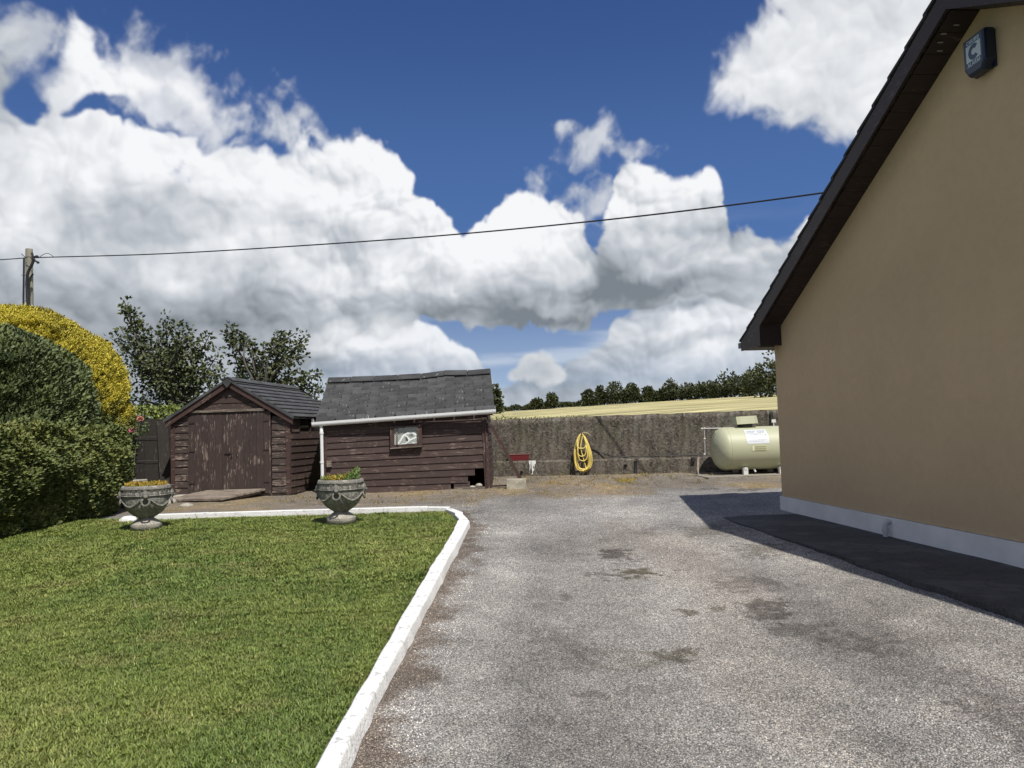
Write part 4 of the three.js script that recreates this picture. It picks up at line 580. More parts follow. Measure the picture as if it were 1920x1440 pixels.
{ // red trough on the ledge
  const a = at(953, 864, 17.95), b = at(993, 862, 17.95), w = b.x - a.x, D = wallD(a.x); const T = thing('red_trough', 'dull red plastic trough standing on the wall ledge', 'trough', V((a.x + b.x) / 2, 0.905, -D - 0.06)); const m = plain(0.14, 0.014, 0.018, 0.5), m2 = plain(0.32, 0.15, 0.14, 0.5);
  part('front', hexa(V(-w * 0.46, 0, 0.055), V(w * 0.46, 0, 0.055), V(w * 0.5, 0.145, 0.07), V(-w * 0.5, 0.145, 0.07), V(0, 0, -0.006)), m, T); part('back', hexa(V(-w * 0.46, 0, -0.05), V(w * 0.46, 0, -0.05), V(w * 0.5, 0.145, -0.06), V(-w * 0.5, 0.145, -0.06), V(0, 0, -0.006)), m, T);
  for (const s of [-1, 1]) part('end', hexa(V(s * w * 0.46, 0, 0.05), V(s * w * 0.46, 0, -0.05), V(s * w * 0.5, 0.145, -0.062), V(s * w * 0.5, 0.145, 0.066), V(-s * 0.006, 0, 0)), m, T); part('base', box(w * 0.92, 0.006, 0.1, 0, 0.004, 0), m, T);
  part('rim', mergeGeometries([box(w + 0.02, 0.012, 0.016, 0, 0.15, 0.072), box(w + 0.02, 0.012, 0.016, 0, 0.15, -0.065), box(0.016, 0.012, 0.122, w / 2, 0.15, 0.003), box(0.016, 0.012, 0.122, -w / 2, 0.15, 0.003)]), m2, T);
}
{ // yellow hose looped on a hook
  const top = at(1090, 815, 17.75), D = wallD(top.x), zb = -D + 0.09, H = thing('garden_hose', 'yellow garden hose coiled in long loops on a wall hook', 'hose', V(top.x, 0, zb)); const r = rng(3), m = plain(0.70, 0.55, 0.15, 0.45), low = at(1088, 890, 17.7).y + 0.02, ty = top.y;
  const wid = 18 / 1428 * 17.8; const loops = [];
  for (let k = 0; k < 12; k++) {
    const lo = low + (k < 9 ? r() * 0.07 : 0.25 + r() * 0.35) + 0.02, w = wid * (k < 9 ? 0.70 + r() * 0.42 : 0.45 + r() * 0.3), z = (k - 4) * 0.010, off = (r() - 0.5) * 0.05, p = [];
    const hgt = ty - lo; for (let i = 0; i < 14; i++) { const a = i / 14 * 2 * Math.PI, v = (1 - Math.cos(a)) / 2, s = Math.sin(a); const f = Math.pow(Math.max(v, 0.001), 0.75) * (1 - 0.12 * v); p.push(V(off * v + Math.sign(s) * Math.pow(Math.abs(s), 0.7) * w * (0.35 + 0.75 * f), ty + 0.02 - hgt * v + (r() - 0.5) * 0.008, z + 0.02 * v + (v < 0.5 ? (0.14 - 0.0) * (0.5 - v) * -0.3 : 0.035))); }
    loops.push(tube(p, 0.0125, 60, 6, true));
  }
  part('coil', mergeGeometries(loops), m, H); part('loose_end', tube([V(0.02, ty - 0.03, 0.05), V(-0.03, ty - 0.3, 0.085), V(0.02, ty - 0.55, 0.09), V(0.06, ty - 0.78, 0.095), V(0.0, low + 0.06, 0.10)], 0.0125, 30, 6), m, H);
  part('tail', tube([V(0, ty + 0.02, 0.02), V(0.06, ty + 0.045, 0.03), V(0.16, ty + 0.02, 0.03), V(0.20, ty - 0.03, 0.02)], 0.012, 16, 6), plain(0.4, 0.34, 0.16, 0.5), H);
  part('hook', rod(V(0, ty + 0.005, -0.24), V(0, ty + 0.03, 0.09), 0.012), plain(0.08, 0.07, 0.06, 0.5, { metalness: 0.7 }), H);
  const q = (px, py, o = 0.03) => { const p = at(px, py, 17.7); return V(p.x, p.y, -wallD(p.x) - (py < 852 ? 0.14 : 0.06) + o); };
  const b = part('black_water_pipe', tube([q(1098, 822), q(1110, 838), q(1130, 850), q(1150, 855.5), q(1190, 856.5), q(1240, 855), q(1290, 853.5), q(1326, 852)], 0.012, 60, 6), plain(0.012, 0.012, 0.013, 0.4), scene); tag(b, 'black plastic water pipe sagging along the wall ledge', 'pipe');
}
{ // gas tank
  const x0 = at(1334, 845, 16.95).x, R = 0.475, cz = -16.92, cy = 0.53 + 0.07 + R, len = 2.3, T = thing('gas_tank', 'pale green horizontal gas tank on white feet by the wall', 'tank', V(x0, 0, cz), 0.06);
  const mT = mat({ map: rep(tex(256, (u, v) => { const k = 1 + (pfbm(u, v, 5, 4) - 0.5) * 0.22; const al = sst(0.58, 0.74, pfbm(u * 1.0, v * 0.4 + 0.3, 9, 4)) * 0.35; return [lerp(0.44 * k, 0.25, al), lerp(0.45 * k, 0.27, al), lerp(0.31 * k, 0.15, al)]; }), 1 / 1.2), roughness: 0.5 });
  const prof = [[0.001, 0]]; for (let i = 1; i <= 10; i++) { const a = i / 10 * Math.PI / 2; prof.push([R * Math.sin(a), 0.28 * (1 - Math.cos(a))]); } prof.push([R, len / 2]); for (let i = 10; i >= 1; i--) { const a = i / 10 * Math.PI / 2; prof.push([R * Math.sin(a), len - 0.28 * (1 - Math.cos(a))]); } prof.push([0.001, len]);
  const g = new THREE.LatheGeometry(prof.map((p) => new THREE.Vector2(...p)), 48); g.rotateZ(-Math.PI / 2); g.translate(0, cy, 0); part('shell', g, mT, T);
  for (const x of [0.30, len - 0.3]) part('weld_seam', new THREE.TorusGeometry(R + 0.001, 0.004, 6, 48).rotateY(Math.PI / 2).translate(x, cy, 0), mT, T);
  const cv = document.createElement('canvas'); cv.width = 256; cv.height = 200; const c = cv.getContext('2d'), r = rng(77); c.fillStyle = '#c6cacf'; c.fillRect(0, 0, 256, 200); c.fillStyle = '#4a5054'; for (const [y, h, w0, w1] of [[28, 9, 20, 130], [26, 12, 140, 236], [48, 7, 22, 110], [46, 10, 150, 220], [66, 4, 0, 256], [82, 8, 40, 190], [86, 24, 216, 236], [132, 6, 20, 240], [152, 5, 20, 230], [168, 5, 24, 200]]) for (let x = w0; x < w1;) { const l = 4 + r() * 16; c.fillRect(x, y, Math.min(l, w1 - x), h * (0.6 + 0.4 * r())); x += l + (h > 4 ? 3 : 0); }
  const ct = new THREE.CanvasTexture(cv); ct.colorSpace = THREE.SRGBColorSpace;
  const strip = (u0, u1, a0, a1, dr) => { const gg = new THREE.PlaneGeometry(1, 1, 1, 12), p = gg.attributes.position; for (let i = 0; i < p.count; i++) { const a = lerp(a0, a1, p.getY(i) + 0.5); p.setXYZ(i, lerp(u0, u1, p.getX(i) + 0.5), cy + Math.sin(a) * (R + dr), Math.cos(a) * (R + dr)); } gg.computeVertexNormals(); return gg; };
  part('notice', strip(0.64, 1.13, 0.22, 1.02, 0.003), mat({ map: ct, roughness: 0.4 }), T).userData.label = 'white printed notice'; part('lower_notice', strip(0.72, 1.1, -0.12, 0.14, 0.003), plain(0.46, 0.47, 0.30, 0.5), T);
  for (const [a, b] of [[0.06, 0.10], [-0.02, 0.01], [-0.10, -0.07]]) part('notice_line', strip(0.80, 1.04, a, b, 0.006), plain(0.28, 0.29, 0.18, 0.5), T); part('notice_line', strip(0.745, 0.775, -0.10, 0.12, 0.006), plain(0.66, 0.66, 0.48, 0.5), T);
  const white = plain(0.62, 0.62, 0.60, 0.5); for (const x of [0.62, 1.42]) { for (const s of [1, -1]) part('foot', box(0.10, 0.15, 0.10, x, 0.585, s * 0.30), white, T); }
  for (const x of [0.62, 1.42]) part('saddle', box(0.06, 0.05, 0.72, x, 0.645, 0), white, T);
  part('drain_stub', rod(V(0.84, 0.64, 0.24), V(0.86, 0.56, 0.27), 0.022), white, T);
  const hd = part('valve_hood', hexa(V(0.53, cy + R + 0.055, 0.20), V(1.0, cy + R + 0.07, 0.20), V(0.985, cy + R + 0.24, 0.16), V(0.52, cy + R + 0.225, 0.16), V(0, 0, -0.36)), mT, T); part('hood_collar', new THREE.CylinderGeometry(0.16, 0.16, 0.12, 20).translate(0.77, cy + R + 0.01, 0), plain(0.05, 0.05, 0.04), hd);
  part('lifting_eye', new THREE.TorusGeometry(0.025, 0.009, 6, 14).translate(0.10, cy + R - 0.10, 0.05), mT, T); part('lifting_eye', box(0.09, 0.07, 0.02, 1.43, cy + R + 0.11, 0), white, T); part('eye_stem', rod(V(1.43, cy + R - 0.01, 0), V(1.43, cy + R + 0.09, 0), 0.012), white, T);
  const gp = thing('gas_pipe', 'thin white gas pipe running from the tank hood and down the wall', 'pipe', V(0, 0, 0)); const q = (px, py, z = -16.95) => { const p = at(px, py, -z); return p; };
  part('run', mergeGeometries([rod(q(1316, 803.5), q(1374, 802.5), 0.011), rod(q(1321, 818), q(1322, 853), 0.009), rod(q(1321, 804), q(1321, 818), 0.008)]), plain(0.5, 0.49, 0.48, 0.35), gp); for (const [px, py] of [[1321, 803.5], [1316, 804], [1321, 823], [1321, 852]]) part('joint', new THREE.SphereGeometry(0.026, 10, 8).translate(...q(px, py).toArray()), plain(0.5, 0.48, 0.45, 0.4), gp);
  const ms = part('meter_post', hexa(V(0, 0.5, 0), V(0.05, 0.5, 0), V(0.11, 0.9, -0.12), V(0.06, 0.9, -0.12), V(0, 0, -0.05), true), mGrey, scene); const b = at(1306, 888, 17.2); ms.position.set(b.x, 0, b.z); tag(ms, 'short grey stake leaning on the ledge beside the gas tank', 'stake');
  const bx = part('pipe_box', box(0.07, 0.10, 0.06), plain(0.02, 0.02, 0.02), scene); const bp = at(1302, 862, 17.5); bx.position.set(bp.x, bp.y, -wallD(bp.x) + 0.03); tag(bx, 'small black fitting box on the ledge beside the gas tank', 'fitting');
}
// ---------------------------------------------------------------- urns
function urn(px, py, turn, label, plantLabel, tone, seed) {
  const b = gr(px, py, 0.045); const c = V(b.x, b.y + 0.085, b.z - 0.20), U = thing('stone_urn', label, 'urn', c, turn, 'urns at the lawn edge'); U.scale.setScalar(0.9);
  const lathe = (p, n = 40) => { const g = new THREE.LatheGeometry(p.map((q) => new THREE.Vector2(...q)), n); return g; };
  const uvr = (g) => { const p = g.attributes.position, uv = g.attributes.uv; for (let i = 0; i < p.count; i++) uv.setXY(i, Math.atan2(p.getZ(i), p.getX(i)) * 0.35, p.getY(i)); return g; };
  part('foot', roughen(uvr(lathe([[0.001, -0.09], [0.225, -0.09], [0.228, 0.015], [0.215, 0.03], [0.16, 0.075], [0.115, 0.10], [0.105, 0.115]])), 0.004, 12), mFoot, U);
  part('bowl', roughen(uvr(lathe([[0.10, 0.10], [0.125, 0.122], [0.175, 0.152], [0.235, 0.20], [0.284, 0.26], [0.316, 0.325], [0.333, 0.39], [0.340, 0.44], [0.33, 0.45]])), 0.005, 10, seed), mStone, U);
  const rim = part('rim', roughen(uvr(lathe([[0.325, 0.445], [0.355, 0.45], [0.358, 0.47], [0.345, 0.477], [0.345, 0.545], [0.36, 0.552], [0.362, 0.572], [0.352, 0.578], [0.352, 0.60], [0.335, 0.612], [0.30, 0.612], [0.295, 0.53], [0.001, 0.53]])), 0.0045, 14, seed), mStone, U);
  const key = []; const K = 26; for (let i = 0; i < K; i++) { const a = i / K * 2 * Math.PI; for (const [w, h, dx, dy] of [[0.055, 0.010, 0, 0.026], [0.010, 0.05, -0.026, 0], [0.036, 0.010, 0.008, -0.022], [0.010, 0.030, 0.022, -0.010], [0.026, 0.010, 0.010, 0.004]]) { const g = new THREE.BoxGeometry(w, h, 0.014); g.translate(dx, 0.511 + dy, 0.346); g.rotateY(a); key.push(g); } }
  part('key_frieze', uvBox(mergeGeometries(key)), mStone, rim);
  for (let i = 0; i < 4; i++) {
    const a = i * Math.PI / 2, m = new THREE.SphereGeometry(0.05, 12, 10); m.scale(1.0, 1.5, 0.9); m.translate(0, 0.47, 0.35); const n = new THREE.SphereGeometry(0.022, 8, 6); n.translate(0, 0.45, 0.392); const g = mergeGeometries([m, n]); roughen(g, 0.012, 24, i); g.rotateY(a); const o = part('mask', uvBox(g), mStone, U);
    const t = new THREE.TorusGeometry(0.055, 0.016, 8, 20); t.rotateX(-0.2); t.translate(0, 0.372, 0.358); t.rotateY(a); part('ring', uvBox(t), mStone, o);
    const sw = []; for (let k = 0; k <= 10; k++) { const q = k / 10, aa = a + 0.2 + q * (Math.PI / 2 - 0.4), y = 0.40 - 0.10 * Math.sin(Math.PI * q), rr = lerp(0.305, 0.335, clamp((y - 0.30) / 0.10)) + 0.006; sw.push(V(Math.sin(aa) * rr, y, Math.cos(aa) * rr)); } const s = tube(sw, 0.017, 20, 6); roughen(s, 0.008, 40, i); part('swag', uvBox(s), mStone, U);
  }
  // plants in the urn
  const r = rng(seed + 4), pos = [], nor = [], col = []; const leaf = leafPusher(pos, nor, col, r);
  for (let i = 0; i < 1500; i++) { const a = r() * 6.283, q = Math.sqrt(r()) * 0.30, x = Math.cos(a) * q, z = Math.sin(a) * q, hgt = tone ? (0.03 + 0.05 * fbm(x * 6 + 4, z * 6, 2)) : (0.045 + 0.13 * sst(0.05, 0.25, x) * sst(0.3, 0.1, Math.abs(z)) + 0.03 * r()); const gold = tone ? r() < 0.75 : r() < 0.42 && x < 0.12; leaf(V(x, 0.585 + hgt * r(), z), 0.028 + 0.02 * r(), 0.010, gold ? [0.42, 0.26, 0.03] : [0.13, 0.20, 0.045], 0.3 + 0.6 * r()); }
  const P = part(tone ? 'golden_sedum' : 'green_bedding_plant', leafGeometry(pos, nor, col), mLeaf, scene); P.position.copy(c); P.scale.setScalar(0.9); P.rotation.y = turn; tag(P, plantLabel, 'plant');
}
function leafPusher(pos, nor, col, r) {
  const d = V(0, 0, 0), s = V(0, 0, 0), u = V(0, 0, 0);
  return (p, len, wid, c, upness = 0.2, dir) => {
    if (dir) d.copy(dir).addScaledVector(V(r() - 0.5, r() - 0.5, r() - 0.5), 0.9).normalize(); else d.set(r() - 0.5, (r() - 0.5) + upness, r() - 0.5).normalize();
    s.set(r() - 0.5, r() - 0.5, r() - 0.5).cross(d).normalize(); u.copy(d).cross(s);
    const k = 0.7 + 0.6 * r(), a = p, b = [p.x + d.x * len * 0.5 + s.x * wid + u.x * wid * 0.4, p.y + d.y * len * 0.5 + s.y * wid + u.y * wid * 0.4, p.z + d.z * len * 0.5 + s.z * wid + u.z * wid * 0.4], e = [p.x + d.x * len * 0.5 - s.x * wid + u.x * wid * 0.4, p.y + d.y * len * 0.5 - s.y * wid + u.y * wid * 0.4, p.z + d.z * len * 0.5 - s.z * wid + u.z * wid * 0.4], t = [p.x + d.x * len, p.y + d.y * len, p.z + d.z * len];
    pos.push(a.x, a.y, a.z, b[0], b[1], b[2], t[0], t[1], t[2], a.x, a.y, a.z, t[0], t[1], t[2], e[0], e[1], e[2]);
    for (let i = 0; i < 6; i++) col.push(c[0] * k, c[1] * k, c[2] * k);
  };
}
function leafGeometry(pos, nor, col) { const g = new THREE.BufferGeometry(); g.setAttribute('position', new THREE.BufferAttribute(new Float32Array(pos), 3)); g.setAttribute('color', new THREE.BufferAttribute(new Float32Array(col), 3)); g.computeVertexNormals(); return g; }
urn(261, 999, 0.42, 'lichen-spotted stone urn with golden planting beside the clipped hedge', 'low golden yellow sedum filling the urn beside the hedge', true, 3);
urn(634, 987, 0.03, 'weathered stone urn with ring masks in front of the slate-roofed shed', 'green and yellow bedding plants in the urn before the slate-roofed shed', false, 9);
{ const p = gr(233, 986); const o = part('white_stone', stone(0.26, 0.16, 0.2, 4.4), mWhite, scene); o.position.set(p.x, p.y + 0.02, p.z - 0.1); tag(o, 'white painted stone beside the foot of the golden-planted urn', 'stone'); }
{ const p = gr(243, 940); const o = part('stone_slab', roughen(new RoundedBoxGeometry(0.5, 0.10, 0.35, 3, 0.02), 0.01, 6), mFoot, scene); uvBox(o.geometry); o.position.set(at(243, 905, 13.9).x, at(243, 905, 13.9).y, -13.9); tag(o, 'grey stone slab laid on a low pier behind the golden-planted urn', 'slab'); const q = part('stone_pier', roughen(new RoundedBoxGeometry(0.36, 0.52, 0.3, 3, 0.02), 0.012, 6), mConc, scene); uvBox(q.geometry); q.position.set(o.position.x, o.position.y - 0.30, -13.9); tag(q, 'low dark masonry pier behind the golden-planted urn', 'pier'); }
// ---------------------------------------------------------------- dark board fence behind the small shed
{
  const F = thing('board_fence', 'dark upright board fence between the hedge and the small shed', 'fence', V(0, 0, 0)); let x = -9.6; const r = rng(21), d = 16.3; let i = 0;
  while (x < -6.9) { const w = 0.2 + 0.12 * r(), top = at(280, 786, d).y + (r() - 0.5) * 0.04, le = 0; part('fence_board', hexa(V(x, 0.3, -d + r() * 0.03), V(x + w - 0.004, 0.3, -d + r() * 0.02), V(x + w - 0.004 + le, top, -d), V(x + le, top, -d), V(0, 0, -0.025), true), mFence[i % 2], F); x += w; i++; }
  part('backing_board', box(2.75, 1.75, 0.02, -8.25, 1.1, -d - 0.035), mFence[1], F); part('leaning_board', hexa(V(-7.42, 0.42, -d + 0.25), V(-7.18, 0.42, -d + 0.25), V(-7.36, at(280, 790, d).y, -d + 0.05), V(-7.6, at(280, 790, d).y, -d + 0.05), V(0, 0, -0.02), true), mFence[1], F);
  for (const y of [0.85, 1.75]) part('fence_rail', box(2.7, 0.06, 0.04, -8.25, y, -d - 0.07), mFence[0], F); for (const y of [1.2, 1.7]) part('fence_wire', rod(V(-9.5, y, -d + 0.045), V(-6.9, y, -d + 0.045), 0.004), plain(0.1, 0.1, 0.1, 0.5), F);
}
// ---------------------------------------------------------------- foliage
function sprig(n, len, spread, seed, wid = 0.30, lf = 0.5) { // a twig with n leaves, one unit long, pointing up
  const r = rng(seed), pos = []; const d = V(0, 0, 0), s = V(0, 0, 0), u = V(0, 0, 0);
  for (let i = 0; i < n; i++) {
    const t = (i + 0.3) / n, a = i * 2.4 + r(), p = V((r() - 0.5) * 0.15, t * 0.75, (r() - 0.5) * 0.15); d.set(Math.cos(a) * spread, 1 - spread * 0.6 + r() * 0.4, Math.sin(a) * spread).normalize(); s.set(-Math.sin(a), 0.3 * (r() - 0.5), Math.cos(a)).normalize(); u.copy(d).cross(s);
    const L = len * (0.75 + 0.5 * r()), w = L * wid, f = w * 0.35; const b = p.clone().addScaledVector(d, L * lf).addScaledVector(s, w).addScaledVector(u, f), e = p.clone().addScaledVector(d, L * lf).addScaledVector(s, -w).addScaledVector(u, f), q = p.clone().addScaledVector(d, L);
    for (const v of [p, b, q, p, q, e]) pos.push(v.x, v.y, v.z);
  }
  const g = new THREE.BufferGeometry(); g.setAttribute('position', new THREE.Float32BufferAttribute(pos, 3)); g.computeVertexNormals(); return g;
}
function scatter(parent, geo, N, put, name = 'foliage') { // put(i) returns {p, n, s, c}
  const im = new THREE.InstancedMesh(geo, mInst, N), q = new THREE.Quaternion(), q2 = new THREE.Quaternion(), up = V(0, 1, 0);
  for (let i = 0; i < N; i++) { const o = put(i); q.setFromUnitVectors(up, o.n.normalize()); q2.setFromAxisAngle(up, o.a); q.multiply(q2); tmpM.compose(o.p, q, V(o.s, o.s, o.s)); im.setMatrixAt(i, tmpM); im.setColorAt(i, tmpC.setRGB(...o.c)); }
  im.name = name; im.castShadow = im.receiveShadow = true; im.userData.kind = 'stuff'; parent.add(im); return im;
}
const mixc = (a, b, t) => a.map((v, i) => lerp(v, b[i], t));
{ // clipped hedge along the left of the lawn
  const Hd = thing('clipped_hedge', 'leafy green box-cut hedge along the left side of the lawn', 'hedge', V(0, 0, 0));
  const z0 = -13.25, z1 = -3.5, face = (z) => -6.72 + 0.02 * (z + 10) + (z > -9.8 ? -0.03 * (z + 9.8) : 0), topY = (z, x) => 1.75 + 0.035 * (z + 11.5) + (fbm(z * 0.9 + 3, x * 0.9, 3) - 0.5) * 0.36 + 0.12 * sst(0.9, 0.1, Math.abs(z + 12.75)), TH = 1.5;
  const bulge = (z, y) => (fbm(z * 1.6, y * 1.6 + 4, 3) - 0.5) * 0.5 - 0.16 * sst(0.9, 0.3, y);
  // solid near-black core: paints the shade between leaves and blocks light
  const core = new THREE.BoxGeometry(TH - 0.4, 1.5, z1 - z0 - 0.3, 8, 8, 40), cp = core.attributes.position; for (let i = 0; i < cp.count; i++) { const z = cp.getZ(i) + (z0 + z1) / 2, ty = topY(z, -7.4) - 0.17, y = lerp(0.25, ty, (cp.getY(i) + 0.75) / 1.5), x = cp.getX(i) + face(z) - TH / 2 + (cp.getX(i) > 0.4 ? bulge(z, y) : 0); cp.setXYZ(i, x, y, z); } core.computeVertexNormals(); part('shade_core', core, plain(0.010, 0.013, 0.005, 1), Hd);
  const r = rng(41), gA = sprig(7, 0.5, 0.75, 3, 0.30);
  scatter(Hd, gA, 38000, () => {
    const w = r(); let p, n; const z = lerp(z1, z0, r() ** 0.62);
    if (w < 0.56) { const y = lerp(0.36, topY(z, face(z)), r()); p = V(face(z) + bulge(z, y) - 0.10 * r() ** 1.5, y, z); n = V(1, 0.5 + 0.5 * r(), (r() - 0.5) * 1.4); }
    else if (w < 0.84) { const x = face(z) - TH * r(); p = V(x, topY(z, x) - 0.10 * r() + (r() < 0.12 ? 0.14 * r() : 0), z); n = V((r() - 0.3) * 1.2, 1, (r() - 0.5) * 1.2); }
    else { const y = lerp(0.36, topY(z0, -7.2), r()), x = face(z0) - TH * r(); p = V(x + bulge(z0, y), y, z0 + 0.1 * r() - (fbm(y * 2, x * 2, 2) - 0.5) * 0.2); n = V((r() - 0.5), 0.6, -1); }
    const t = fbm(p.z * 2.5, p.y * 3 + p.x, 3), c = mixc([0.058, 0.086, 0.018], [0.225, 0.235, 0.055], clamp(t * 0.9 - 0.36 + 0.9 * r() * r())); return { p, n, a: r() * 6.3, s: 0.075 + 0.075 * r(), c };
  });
}
function dome(name, label, cx, cz, R, H0, H, pow, N, geo, colF, seed, coreC, s0, s1) {
  const T = thing(name, label, 'conifer', V(cx, 0, cz)); const r = rng(seed);
  const rad = (y) => { const t = clamp((y - H0) / (H - H0)); return R * Math.pow(Math.max(1 - Math.pow(t, pow), 0), 1 / 2.1) * (0.86 + 0.14 * sst(0, 0.35, t)); };
  const lump = (a, y) => (fbm(Math.cos(a) * 2.2 + 7 + seed, y * 1.7 + Math.sin(a) * 2.2, 3) - 0.5) * 0.40 * (R / 2) - 0.16 * sst(0.58, 0.36, fbm(Math.cos(a) * R * 1.7 + 40 + seed, y * 3.3 + Math.sin(a) * R * 1.7, 3));
  const prof = []; for (let i = 0; i <= 24; i++) { const y = lerp(0.1, H - 0.06, i / 24); prof.push(new THREE.Vector2(Math.max(rad(y) - 0.16, 0.005), y - 0.04)); } const core = new THREE.LatheGeometry(prof, 36); const cp = core.attributes.position; for (let i = 0; i < cp.count; i++) { const a = Math.atan2(cp.getZ(i), cp.getX(i)), k = 1 + lump(a, cp.getY(i)) / Math.max(R, 0.5); cp.setXYZ(i, cp.getX(i) * k, cp.getY(i), cp.getZ(i) * k); } core.computeVertexNormals(); part('dark_inner_core', core, plain(...coreC, 1), T);  // dark solid core paints the shade showing between the sprays
  part('trunk', rod(V(0, 0, 0), V(0, H * 0.8, 0), 0.14, 0.05), mBark, T);
  scatter(T, geo, N, () => {
    const u = r(), y = lerp(H0, H, 1 - Math.pow(u, 1.25) * 1.0), a = (r() - 0.5) * 6.283; let rr = Math.max(rad(y) + lump(a, y) - 0.10 * r() ** 2, 0.02 + R * 0.3 * r() * (y > H - 0.1 ? 1 : 0)); if (r() < 0.05) rr += 0.07 * r(); const p = V(Math.cos(a) * rr, y - 0.05 * r(), Math.sin(a) * rr), sl = sst(H0 + (H - H0) * 0.3, H, y); const n = V(Math.cos(a) * lerp(0.7, 0.45, sl), 0.85, Math.sin(a) * lerp(0.7, 0.45, sl)).add(V((r() - 0.5) * 0.8, (r() - 0.5) * 0.5, (r() - 0.5) * 0.8));
    return { p, n, a: r() * 6.3, s: s0 + s1 * r(), c: colF(p, r) };
  });
  return T;
}
const gNeedle = sprig(10, 0.42, 0.55, 8, 0.22, 0.6);
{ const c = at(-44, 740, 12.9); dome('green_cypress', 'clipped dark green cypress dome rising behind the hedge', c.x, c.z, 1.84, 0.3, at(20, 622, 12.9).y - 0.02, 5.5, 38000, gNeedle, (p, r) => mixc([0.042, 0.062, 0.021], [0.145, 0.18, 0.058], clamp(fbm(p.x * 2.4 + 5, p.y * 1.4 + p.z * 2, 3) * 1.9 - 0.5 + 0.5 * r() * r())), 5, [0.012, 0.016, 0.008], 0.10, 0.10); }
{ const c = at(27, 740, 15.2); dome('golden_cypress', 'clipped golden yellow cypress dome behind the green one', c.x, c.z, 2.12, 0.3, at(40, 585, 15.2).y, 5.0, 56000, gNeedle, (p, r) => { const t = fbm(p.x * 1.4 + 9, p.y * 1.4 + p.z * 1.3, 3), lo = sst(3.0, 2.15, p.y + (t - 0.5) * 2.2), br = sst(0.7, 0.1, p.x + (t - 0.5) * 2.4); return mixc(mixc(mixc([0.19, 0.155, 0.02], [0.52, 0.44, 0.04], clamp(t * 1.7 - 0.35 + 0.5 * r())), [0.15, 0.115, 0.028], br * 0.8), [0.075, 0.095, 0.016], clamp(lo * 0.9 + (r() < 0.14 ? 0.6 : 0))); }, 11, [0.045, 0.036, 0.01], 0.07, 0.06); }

// trees: boughs run from the trunk to the tips seen in the photograph, leaves gather along them
function bough(a, b, r0, r1, r, sway) { const m = a.clone().lerp(b, 0.5).add(V((r() - 0.5) * sway, (r() - 0.2) * sway * 0.8, (r() - 0.5) * sway)); const c = new THREE.CatmullRomCurve3([a, m, b]); const g = new THREE.TubeGeometry(c, 10, 1, 5), p = g.attributes.position, pts = c.getSpacedPoints(10); for (let i = 0; i < p.count; i++) { const k = Math.floor(i / 6), q = pts[Math.min(k, 10)], R = lerp(r0, r1, k / 10); p.setXYZ(i, q.x + (p.getX(i) - q.x) * R, q.y + (p.getY(i) - q.y) * R, q.z + (p.getZ(i) - q.z) * R); } return [g, c]; }
function leafyTree(name, label, depth, foot, fork, tips, seed, leaf, dens, colF) {
  const r = rng(seed), O = foot.clone(), T = thing(name, label, 'tree', O), br = [], pos = [], nor = [], col = [], push = leafPusher(pos, nor, col, r);
  part('trunk', mergeGeometries([rod(V(0, -0.3, 0), fork.clone().sub(O), 0.16, 0.10, 9)]), mBark, T);
  const cluster = (p, R, n) => { for (let i = 0; i < n; i++) { const v = V(r() - 0.5, r() - 0.5, r() - 0.5).normalize().multiplyScalar(R * Math.cbrt(r())); push(p.clone().add(v), leaf * (0.7 + 0.6 * r()), leaf * 0.33, colF(p, r), -0.1, v.normalize()); } };
  for (const [px, py, R, k, dz, bare] of tips) {
    const tip = at(px, py, depth + (dz || 0)).sub(O), f = fork.clone().sub(O), st = f.clone().lerp(tip, 0.12 + 0.2 * r()); const [g, c] = bough(st.lengthSq() > 0 ? st.lerp(f, 0.6) : f, tip, 0.045, 0.010, r, 0.45); br.push(g);
    const n = Math.round(k); for (let i = 0; i < n; i++) { const t = lerp(bare || 0.35, 1, (i + r()) / n), p = c.getPoint(Math.min(t, 1)); const off = V(r() - 0.5, r() - 0.5, r() - 0.5).multiplyScalar(R * 2.2 * lerp(1, 0.25, t)); const q = p.clone().add(off); if (off.length() > R) { const [g2] = bough(p, q, 0.012, 0.005, r, 0.1); br.push(g2); } cluster(q, R * (0.8 + 0.5 * r()), Math.round(dens * (0.7 + 0.6 * r()))); }
  }
  part('branches', mergeGeometries(br), mBark, T); part('crown', leafGeometry(pos, nor, col), mLeaf, T); return T;
}
const cTree = (p, r) => mixc([0.040, 0.058, 0.016], [0.115, 0.125, 0.048], clamp(r() * r() * 1.3));
leafyTree('sycamore_tree', 'dense dark leafed tree with ragged top behind the small shed', 19, V(at(330, 800, 19).x, 0.5, -19.2), at(325, 770, 19.2),
  [[233, 563, 0.15, 13, 0, 0.3], [249, 582, 0.17, 10, 0.3, 0.3], [224, 612, 0.16, 9, -0.2], [206, 632, 0.15, 6, 0.2], [268, 612, 0.2, 10, 0.5], [310, 598, 0.15, 11, 0, 0.3], [296, 622, 0.2, 10, 0.4], [326, 612, 0.19, 10, -0.4], [357, 614, 0.16, 11, 0.2], [345, 640, 0.22, 10, -0.5], [375, 640, 0.2, 8, 0.3], [393, 628, 0.13, 9, 0, 0.4], [410, 662, 0.16, 8, 0.4], [240, 660, 0.24, 10, 0.2], [285, 660, 0.26, 12, -0.5], [330, 670, 0.28, 12, 0.6], [380, 690, 0.26, 11, -0.3], [420, 700, 0.2, 9, 0.1], [255, 715, 0.26, 10, 0.3], [300, 715, 0.28, 10, -0.6], [345, 720, 0.28, 10, 0.3], [395, 725, 0.22, 8, -0.2], [240, 750, 0.2, 7, 0], [285, 755, 0.22, 7, -0.4], [330, 750, 0.2, 6, -0.5], [360, 745, 0.2, 6, 0.2]], 71, 0.115, 19, cTree);
